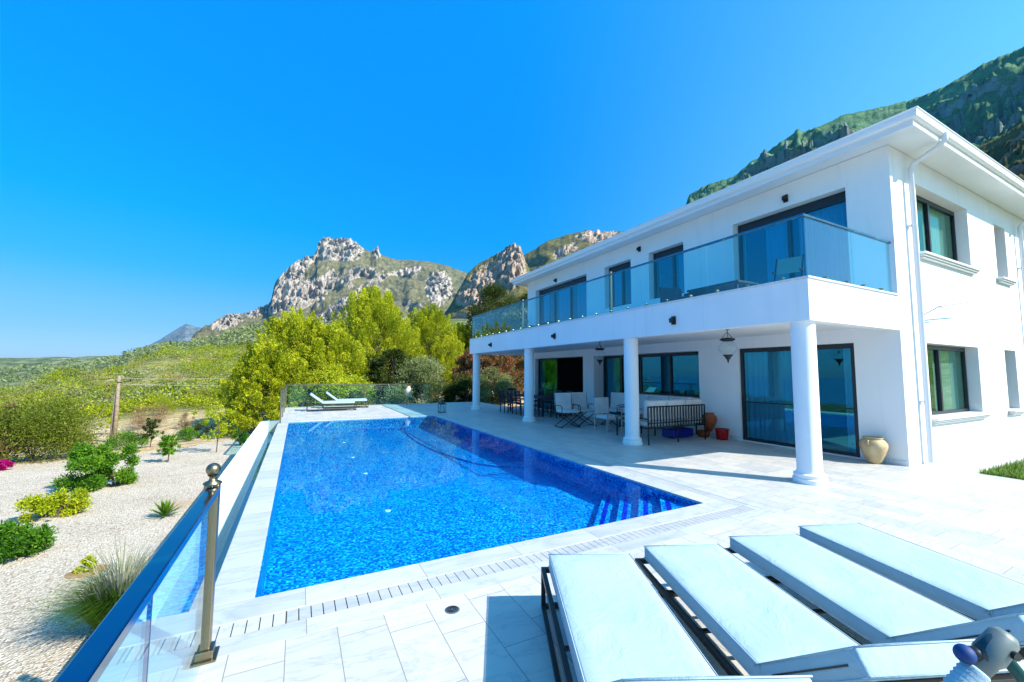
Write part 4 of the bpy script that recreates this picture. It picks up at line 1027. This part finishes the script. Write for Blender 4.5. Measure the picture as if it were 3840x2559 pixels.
# ------------------------------------------------------------------ vegetation
def cloud(cs, rad, n, L, W, shell=.75, flat=1.0, up=None, tj=.35, base=.35):
    """leaves spread through a set of clumps; cs (k,3) centres, rad (k,) radii"""
    cs = np.asarray(cs, float); rad = np.asarray(rad, float); k = len(cs)
    pr = rad**2; idx = RNG.choice(k, n, p=pr/pr.sum())
    dvec = RNG.normal(size=(n,3)); dvec /= np.linalg.norm(dvec, axis=1)[:,None]
    rr = (shell+(1-shell)*RNG.random(n))*RNG.uniform(.55, 1.08, n)
    P = cs[idx]+dvec*(rad[idx]*rr)[:,None]*np.array([1,1,flat])
    ct = RNG.random(k)*tj
    tone = base+ct[idx]+RNG.normal(0, .13, n)
    V, F = leafquads(P, RNG.uniform(.6,1.3,n)*L, RNG.uniform(.6,1.3,n)*W, up, axis=dvec*.6+RNG.normal(size=(n,3))*.35+np.array([0,0,.25]))
    return V, F, np.repeat(np.clip(tone, 0, 1), 4)
def plumes(cs, ax, ln, rad, n, L, W, base=.3, tj=.35):
    cs, ax, ln, rad = map(np.asarray, (cs, ax, ln, rad)); k = len(cs); pr = ln*rad; idx = RNG.choice(k, n, p=pr/pr.sum())
    t = RNG.random(n); rr = rad[idx]*(1-t*.9)**.8*RNG.uniform(.35,1.05,n)
    dv = RNG.normal(size=(n,3)); dv -= (dv*ax[idx]).sum(1)[:,None]*ax[idx]; dv /= np.linalg.norm(dv, axis=1)[:,None]
    P = cs[idx]+ax[idx]*(t*ln[idx])[:,None]+dv*rr[:,None]
    tone = base+(RNG.random(k)*tj)[idx]+.12*(t-.5)+RNG.normal(0, .12, n)
    V, F = leafquads(P, RNG.uniform(.6,1.3,n)*L, RNG.uniform(.6,1.3,n)*W, axis=dv*.5+ax[idx]*.8+RNG.normal(size=(n,3))*.3)
    return V, F, np.repeat(np.clip(tone, 0, 1), 4)
def pine(loc, H, Rw, lab, lm, n, group=None, base=.3):
    o = empty('pine_tree', tuple(loc), label=lab, cat='tree', group=group); cs = []; ax = []; ln = []; rd = []; K = 330
    for k in range(K):
        t = (k+.5)/K; t = t**.85; env = Rw*(1-t)**.36*(1.0+.22*noise.noise(Vector((k*.7,loc[0],3))))+.25; a = k*2.39996+RNG.normal(0,.3); q = env*RNG.uniform(.25,.85)
        d = np.array([math.cos(a)*.75*(1-t*.7), math.sin(a)*.75*(1-t*.7), .55+.6*t]); d /= np.linalg.norm(d)
        cs.append((q*math.cos(a), q*math.sin(a), H*t*.84)); ax.append(d); ln.append(H*.13*RNG.uniform(.6,1.3)); rd.append(H*.070*RNG.uniform(.5,1.3))
    cs.append((0,0,H*.78)); ax.append((0,0,1.)); ln.append(H*.22); rd.append(H*.07)
    V, F, tn = plumes(cs, ax, ln, rd, int(n*1.25), .17, .05, base=base, tj=.45); V[:,2] = np.maximum(V[:,2], .03)
    np_mesh('crown', V, F, lm, o, attr=tn)
    g = MB(); g.tube([(0,0,-.3),(.05*Rw,0,H*.3),(-.03*Rw,.03*Rw,H*.6),(0,0,H*.9)], [.17,.13,.08,.02], 8)
    for c in cs[::3]: g.tube([(0,0,max(.05*H, c[2]-.06*H)),c], [.045,.012], 5)
    g.build('trunk', M_bark, o); return o
def tree(name, loc, H, Rw, lab, lm, n=9000, trunk=.16, L=.22, W=.07, group=None, lob=40, lowest=.12, cone=.5, cat='tree', clump=.16, base=.3):
    o = empty(name, tuple(loc), label=lab, cat=cat, group=group)
    cs = []; rd = []
    for k in range(lob):
        t = lowest+(1-lowest)*RNG.random()**.8
        env = Rw*(math.sin(math.pi*min(1, (t*.86+.14)))**cone)*(1 if t < .9 else .6)
        a = RNG.uniform(0, 2*math.pi); q = env*(.35+.65*RNG.random()**.5)
        cs.append((q*math.cos(a), q*math.sin(a), H*t*.95)); rd.append(H*clump*RNG.uniform(.5, 1.15))
    V, F, tn = cloud(cs, rd, n, L, W, shell=.5, flat=.72, base=base)
    V[:,2] = np.maximum(V[:,2], .05)
    np_mesh('crown', V, F, lm, o, attr=tn)
    g = MB(); g.tube([(0,0,-.3),(.05*Rw,0,H*.3),(-.03*Rw,.03*Rw,H*.6),(0,0,H*.88)], [trunk,trunk*.75,trunk*.45,trunk*.15], 8)
    for c in cs[::2]:
        z = max(.1*H, c[2]-.18*H); g.tube([(0,0,z),(c[0]*.6,c[1]*.6,(z+c[2])/2),c], [trunk*.3,trunk*.18,trunk*.05], 5)
    g.build('trunk', M_bark, o)
    return o
def place(u, r, vtop, zbase=None):
    """ground position on azimuth of image column u at range r and height needed to reach image row vtop"""
    d = ray(u, vtop); h = math.hypot(d.x, d.y); x, y = d.x/h*r, d.y/h*r; z = T(x, y); top = CAMZ+d.z/h*r
    return Vector((x, y, z)), top-z
PG = 'yellow green pines beyond the far railing'
for (u, r, vt, rw, lab, m, n, gp, cone) in [
  (690, 31, 708, 4.3, 'broad yellow green pine, leftmost of the three behind the far loungers', L_pine, 36000, PG, .55),
  (862, 36, 655, 5.0, 'tallest yellow green pine in the middle of the three', L_pine, 48000, PG, .5),
  (990, 39, 700, 4.2, 'yellow green pine, rightmost of the three, beside the dark conifer', L_pine, 36000, PG, .5),
  (770, 30, 742, 3.2, 'bushy yellow green pine filling the gap between the leftmost and tallest pines', L_pine, 26000, None, .5),
  (628, 27.5, 785, 2.9, 'low dense pine at the left foot of the pine group', L_pine, 20000, None, .4),
  (1062, 44, 742, 3.4, 'lower yellow green pine to the right of the three, left of the balcony end', L_pine, 22000, None, .5),
  (1135, 44, 652, 3.3, 'dark green conifer behind the balcony end', L_dark, 20000, None, .5),
  (1215, 40, 668, 2.0, 'dark slim tree touching the far corner of the villa', L_dark, 9000, None, .5),
  (968, 27.5, 828, 1.9, 'grey green olive bush behind the urn', L_olive, 14000, None, .35),
  (905, 29, 800, 1.9, 'dark green shrub between the pines and the olive bush', L_dark, 8000, None, .35),
  (780, 27.5, 842, 2.2, 'low bright pine growth behind the far loungers', L_pine, 12000, None, .35),
  (1100, 29, 795, 2.1, 'bushy shrub with red brown leaves left of the end column', L_red, 9000, None, .35),
  (1155, 31.5, 782, 2.3, 'shrub with orange red blossom seen behind the end column', L_red, 9000, None, .35),
  (1075, 26.5, 868, 1.4, 'dark green oleander at the terrace edge', L_dark, 8000, None, .35),
  (1130, 27.5, 850, 1.5, 'green bush behind the dining chairs', L_olive, 8000, None, .35)]:
    P, H = place(u, r, vt)
    sh = cat_ = None
    isb = H < 4.2
    if m is L_pine and not isb:
        pine(P, H, rw, lab, m, int(n*1.9), gp, base=.30); continue
    tree('shrub' if isb else ('pine_tree' if m is L_pine else 'conifer'), P, H, rw, lab, m, n=int(n*1.9), group=gp, trunk=.06 if isb else .18, cat='shrub' if isb else 'tree', cone=cone, lowest=.04 if isb else .05, clump=.26 if isb else .115, lob=34 if isb else 110, L=.12 if isb else .19, W=.05 if isb else .07, base=.34)
# green undergrowth in the red shrubs
# utility pole with stay and cables
up_ = at(262,1018); d_ = ray(262,864); h_ = math.hypot(up_.x,up_.y)/math.hypot(d_.x,d_.y); ptop = CAMZ+d_.z*h_-up_.z
po = empty('utility_pole', tuple(up_), label='weathered wooden utility pole with stay wire standing at the edge of the gravel garden', cat='utility pole')
g = MB(); g.tube([(0,0,-.3),(0,0,ptop)], [.10,.075], 12); g.build('pole', M_wood, po, smooth=True)
g = MB(); g.tube([(-.20,.1,-.3),(-.11,.05,ptop*.72)], [.05,.04], 8); g.build('brace_post', M_wood, po, smooth=True)
g = MB(); g.bar((-.05,-.1,ptop-.35),(.5,.12,ptop-.30),.04); g.tube([(.45,.1,ptop-.29),(.45,.1,ptop-.18)], .03, 8); g.build('cross_arm', M_black, po)
sv = at(205,985)-up_; g = MB(); g.tube([(-.02,0,ptop*.8), tuple(sv)], .014, 5); g.build('stay_wire', M_wire, po)
for k, (u, v, r_) in enumerate(((1200,800,60),(1200,826,60))):
    e_ = onray(u, v, r_)-up_; a0 = Vector((.3*(k-1)*.3, 0, ptop-.15-.30*k)); n_ = 16
    g = MB(); g.tube([tuple(a0+(e_-a0)*(i/n_)-Vector((0,0,1.3*4*(i/n_)*(1-i/n_)))) for i in range(n_+1)], .006, 4); g.build('cable', M_wire, po)
# shrubs and plants in the gravel garden
def shrub(name, u, v, wpx, hpx, lm, lab, n=1800, cat='shrub', L=.09, W=.035, k=14, base=.3, group=None):
    n = int(n*1.8); L *= .62; W *= .7; k = int(k*1.5)
    P = at(u, v); dist = (P-Vector((0,0,CAMZ))).dot(cf); s = dist/FOC; Rw = wpx*s/2*.82; H = hpx*s*1.02
    o = empty(name, tuple(P), label=lab, cat=cat, group=group); cs = []; rd = []
    for i in range(k):
        a = RNG.uniform(0, 2*math.pi); q = Rw*RNG.random()**.5*.8; z = H*RNG.uniform(.12,.86)*(1-.45*(q/Rw)**2)
        cs.append((q*math.cos(a), q*math.sin(a), z)); rd.append(min(H*.30, Rw*.42)*RNG.uniform(.35,1.25))
    V, F, tn = cloud(cs, rd, n, L, W, shell=.4, base=base); V[:,2] = np.maximum(V[:,2], .01)
    np_mesh('foliage', V, F, lm, o, attr=tn)
    g = MB()
    for c in cs[:8]: g.tube([(0,0,-.05),(c[0]*.3,c[1]*.3,c[2]*.5),c], [.02,.014,.005], 5)
    g.build('stems', M_bark, o); return o
shrub('shrub', 198, 1130, 122, 118, L_green, 'leafy bright green bush left of centre in the gravel garden', 6500, L=.10, W=.04)
shrub('shrub', 262, 1118, 105, 112, L_green, 'leafy green bush touching the brighter bush on its right', 5500, L=.10, W=.04)
shrub('ground_cover_plant', 122, 1192, 160, 62, L_lime, 'low spreading yellow green plant below the leafy bushes', 3600, 'plant', k=20)
shrub('ground_cover_plant', 38, 1282, 150, 78, L_green, 'low dark leaved plant at the left edge of the gravel', 3600, 'plant', base=.15, k=18)
shrub('shrub', 75, 1060, 260, 160, L_bush, 'large olive brown bush at the left edge behind the gravel', 16000, L=.12, W=.05, k=60, base=.12)
shrub('shrub', 60, 985, 170, 90, L_dry, 'brown topped dry brush above the large bush at the left edge', 4200, k=26)
shrub('shrub', 8, 1066, 90, 150, L_dry, 'dry brown bush at the far left edge', 3000, L=.12, W=.05)
shrub('flowering_plant', 6, 1083, 40, 26, L_mag, 'small magenta flowering plant at the left edge', 900, 'plant')
shrub('shrub', 345, 985, 110, 62, L_dry, 'rounded brown dry bush right of the utility pole', 4200, k=22)
shrub('shrub', 372, 955, 90, 62, L_scrub, 'green bush above the brown dry bush', 3600, k=18, base=.2)
shrub('shrub', 452, 930, 62, 52, L_dry, 'upright reddish dry bush beside the sandy bank', 1800)
shrub('shrub', 425, 986, 46, 40, L_dry, 'small reddish dry bush in front of the sandy bank', 1200)
shrub('shrub', 480, 880, 150, 60, L_scrub, 'wide dark green bush above the sandy bank', 6000, k=30, base=.05)
shrub('shrub', 548, 968, 80, 110, L_dark, 'dark green bush at the foot of the pines', 6000, k=24, base=.35)
shrub('shrub', 435, 1015, 60, 34, L_green, 'low green hedge plant left of the young trees', 1800)
shrub('shrub', 300, 1032, 130, 46, L_green, 'row of low green planting at the gravel edge', 3600, k=26)
shrub('shrub', 385, 1045, 44, 50, L_green, 'small bright shrub in front of the green row', 1200)
shrub('shrub', 552, 1025, 46, 50, L_green, 'small dark green shrub next to the overflow wall', 1500, base=.15)
shrub('shrub', 455, 1008, 90, 40, L_dark, 'dark low plant in front of the sandy bank', 1800)
for (u, v, h, lab, m) in ((385,1064,60,'thin young tree with a few leaves, middle of the gravel garden',L_green),(345,1028,62,'dark narrow sapling at the gravel edge',L_dark),(497,1040,105,'young tree with sparse yellow green leaves near the pool wall',L_lime),(255,1000,60,'yellow leaved sapling at the foot of the utility pole',L_lime)):
    P = at(u, v); s = (P-Vector((0,0,CAMZ))).dot(cf)/FOC; H = h*s
    o = empty('sapling', tuple(P), label=lab, cat='young tree')
    g = MB(); g.tube([(0,0,-.1),(.03,0,H*.5),(0,.02,H)], [.022,.016,.006], 6); g.build('trunk', M_bark, o)
    cs = [(RNG.normal(0,.13*H), RNG.normal(0,.13*H), H*t) for t in np.linspace(.32,1.0,34)]
    V, F, tn = cloud(cs, [H*.085]*34, 1300, .11, .035, shell=.2, base=.35); np_mesh('crown', V, F, m, o, attr=tn)
# agave and ornamental grass
ag = at(378,1190); o = empty('agave', tuple(ag), label='spiky green agave rosette on the gravel beside the railing post', cat='agave')
sa = (ag-Vector((0,0,CAMZ))).dot(cf)/FOC; g = MB(); vs = []
for k in range(46):
    a = k*2.39996; el = R(12+70*(k/46)); Lh = 44*sa*RNG.uniform(.8,1.05); dx = Vector((math.cos(a)*math.cos(el), math.sin(a)*math.cos(el), math.sin(el)))
    sd_ = Vector((-math.sin(a), math.cos(a), 0))*.022; p1 = dx*Lh*.5+Vector((0,0,.02)); p2 = dx*Lh
    g.add([sd_*.6+Vector((0,0,.03)), -sd_*.6+Vector((0,0,.03)), p1-sd_, p1+sd_, p2], [(0,1,2,3),(3,2,4)])
me = g.build('leaves', L_grass, o); a_ = me.data.attributes.new('tone','FLOAT','POINT'); a_.data.foreach_set('value', RNG.uniform(.1,.75,len(me.data.vertices)).astype(np.float32))
gr = at(272,1440); s = (gr-Vector((0,0,CAMZ))).dot(cf)/FOC
o = empty('ornamental_grass', tuple(gr), label='tall fountain grass clump with pale feathery stalks beside the handrail', cat='grass clump')
n = 3400; az = RNG.uniform(0,2*np.pi,n); q = RNG.random(n)**.6*.16; P = np.stack([q*np.cos(az), q*np.sin(az), np.zeros(n)],1)
V, F = blades(P, RNG.uniform(.35,.85,n)*185*s, RNG.uniform(.005,.009,n), RNG.uniform(.2,1.1,n), base=np.stack([np.cos(az),np.sin(az),0*az],1)); np_mesh('blades', V, F, L_grass, o, attr=np.repeat(RNG.random(n)*.7,5))
n = 300; az = RNG.uniform(0,2*np.pi,n); q = RNG.random(n)*.12; P = np.stack([q*np.cos(az), q*np.sin(az), np.zeros(n)],1)
V, F = blades(P, RNG.uniform(.75,1.25,n)*190*s, RNG.uniform(.006,.012,n), RNG.uniform(.1,.8,n), base=np.stack([np.cos(az),np.sin(az),0*az],1)); np_mesh('stalks', V, F, L_straw, o, attr=np.repeat(RNG.random(n),5))
yp = at(200,1322); o = shrub('lime_plant', 200, 1318, 48, 38, L_lime, 'small lime yellow plant in a ring of brown soil', 900, 'plant', L=.05, W=.03)
g = MB(); g.lathe([(.001,.03),(.16,.02),(.27,-.02)], (0,0,0), 20, False); 
so_ = g.build('soil_ring', mat('brown_soil', (.30,.15,.05), .95), o, smooth=True)

# hillside scrub: uncountable bushes as one mesh each band
def scrub(name, n, azr, rr, size, m, lab, per=46, lq=.30, clear=None, base=.25, seed=1, hf=.8):
    cs = []; rad = []
    while len(cs) < n:
        a = RNG.uniform(*azr); r_ = math.exp(RNG.uniform(math.log(rr[0]), math.log(rr[1]))); x, y = r_*math.sin(R(a)), r_*math.cos(R(a))
        if clear and clear(x, y, a, r_): continue
        if noise.noise(Vector((x*.06, y*.06, seed))) < -.06+RNG.uniform(-.2,.12): continue
        s_ = size*RNG.uniform(.5,1.35)*(1+r_/260); cs.append((x, y, T(x, y)+s_*.30)); rad.append(s_)
    cs = np.array(cs); rad = np.array(rad); k = len(cs)
    idx = np.repeat(np.arange(k), per); nn = k*per
    dv = RNG.normal(size=(nn,3)); dv /= np.linalg.norm(dv, axis=1)[:,None]; dv[:,2] = np.abs(dv[:,2])*hf
    P = cs[idx]+dv*(rad[idx]*RNG.uniform(.5,1.05,nn))[:,None]
    tone = base+(RNG.random(k)*.5)[idx]+RNG.normal(0,.12,nn)
    V, F = leafquads(P, RNG.uniform(.6,1.3,nn)*lq*rad[idx]*1.0, RNG.uniform(.6,1.3,nn)*lq*.5*rad[idx])
    return tag(np_mesh(name, V, F, m, attr=np.repeat(np.clip(tone,0,1),4)), lab, 'vegetation', kind='stuff')
def clr(x, y, a, r_):
    # keep the sandy bank and the house plot free
    return (a > 1 and r_ < 27) or (x > 5 and r_ < 34) or (-19 < a < -3 and r_ < 44) or r_ < 34
scrub('hillside_scrub', 2600, (-34, 4), (46,210), .8, L_scrub, 'yellow green scrub covering the near hillside', clear=clr, per=64, lq=.2)
scrub('olive_scrub', 900, (-40, 6), (36,260), 1.1, L_olive, 'grey green bushes dotted over the hillside', seed=5, clear=clr, per=64, lq=.2)
scrub('dry_scrub', 420, (-40, 6), (29,150), .8, L_dry, 'dry brown brush on the slope', seed=8, clear=clr, per=64, lq=.2)
scrub('near_scrub', 170, (-36, -8), (29,60), 1.0, L_scrub, 'green bushes below the utility pole', seed=12, per=120, lq=.14, clear=lambda x,y,a,r_: (-20 < a < -3 and r_ < 42) or r_ < 33)
scrub('far_woodland', 1700, (-36, 12), (230,1500), 1.5, L_far, 'far grey green bushes on the valley floor and slope', per=26, lq=.6, seed=21, base=.1)
scrub('upper_scrub', 1200, (4, 84), (40,280), 1.6, L_olive, 'bushes on the slope behind the villa', per=36, lq=.4, seed=25)

scrub('hill_bushes', 170, (-32, 3), (48,190), 1.5, L_scrub, 'larger rounded bushes and small trees on the hillside', per=260, lq=.12, seed=33, clear=clr, base=.1)
scrub('dark_hill_bushes', 150, (-32, 3), (50,260), 1.3, L_dark, 'dark green bushes scattered over the hillside', per=200, lq=.13, seed=37, clear=clr, base=.4)
# ------------------------------------------------------------------ air
hz = MB(); hz.box(-9500,-9500,-82,9500,9500,900)
hm = bpy.data.materials.new('air'); hm.use_nodes = True; n_ = hm.node_tree; n_.nodes.clear()
ov = N(n_, 'ShaderNodeOutputMaterial'); vp = N(n_, 'ShaderNodeVolumePrincipled'); vp.inputs['Color'].default_value = (.10,.55,1,1); vp.inputs['Density'].default_value = HAZE; vp.inputs['Anisotropy'].default_value = .2
n_.links.new(vp.outputs[0], ov.inputs['Volume'])
if HAZE > 0: tag(hz.build('haze', hm), kind='stuff')
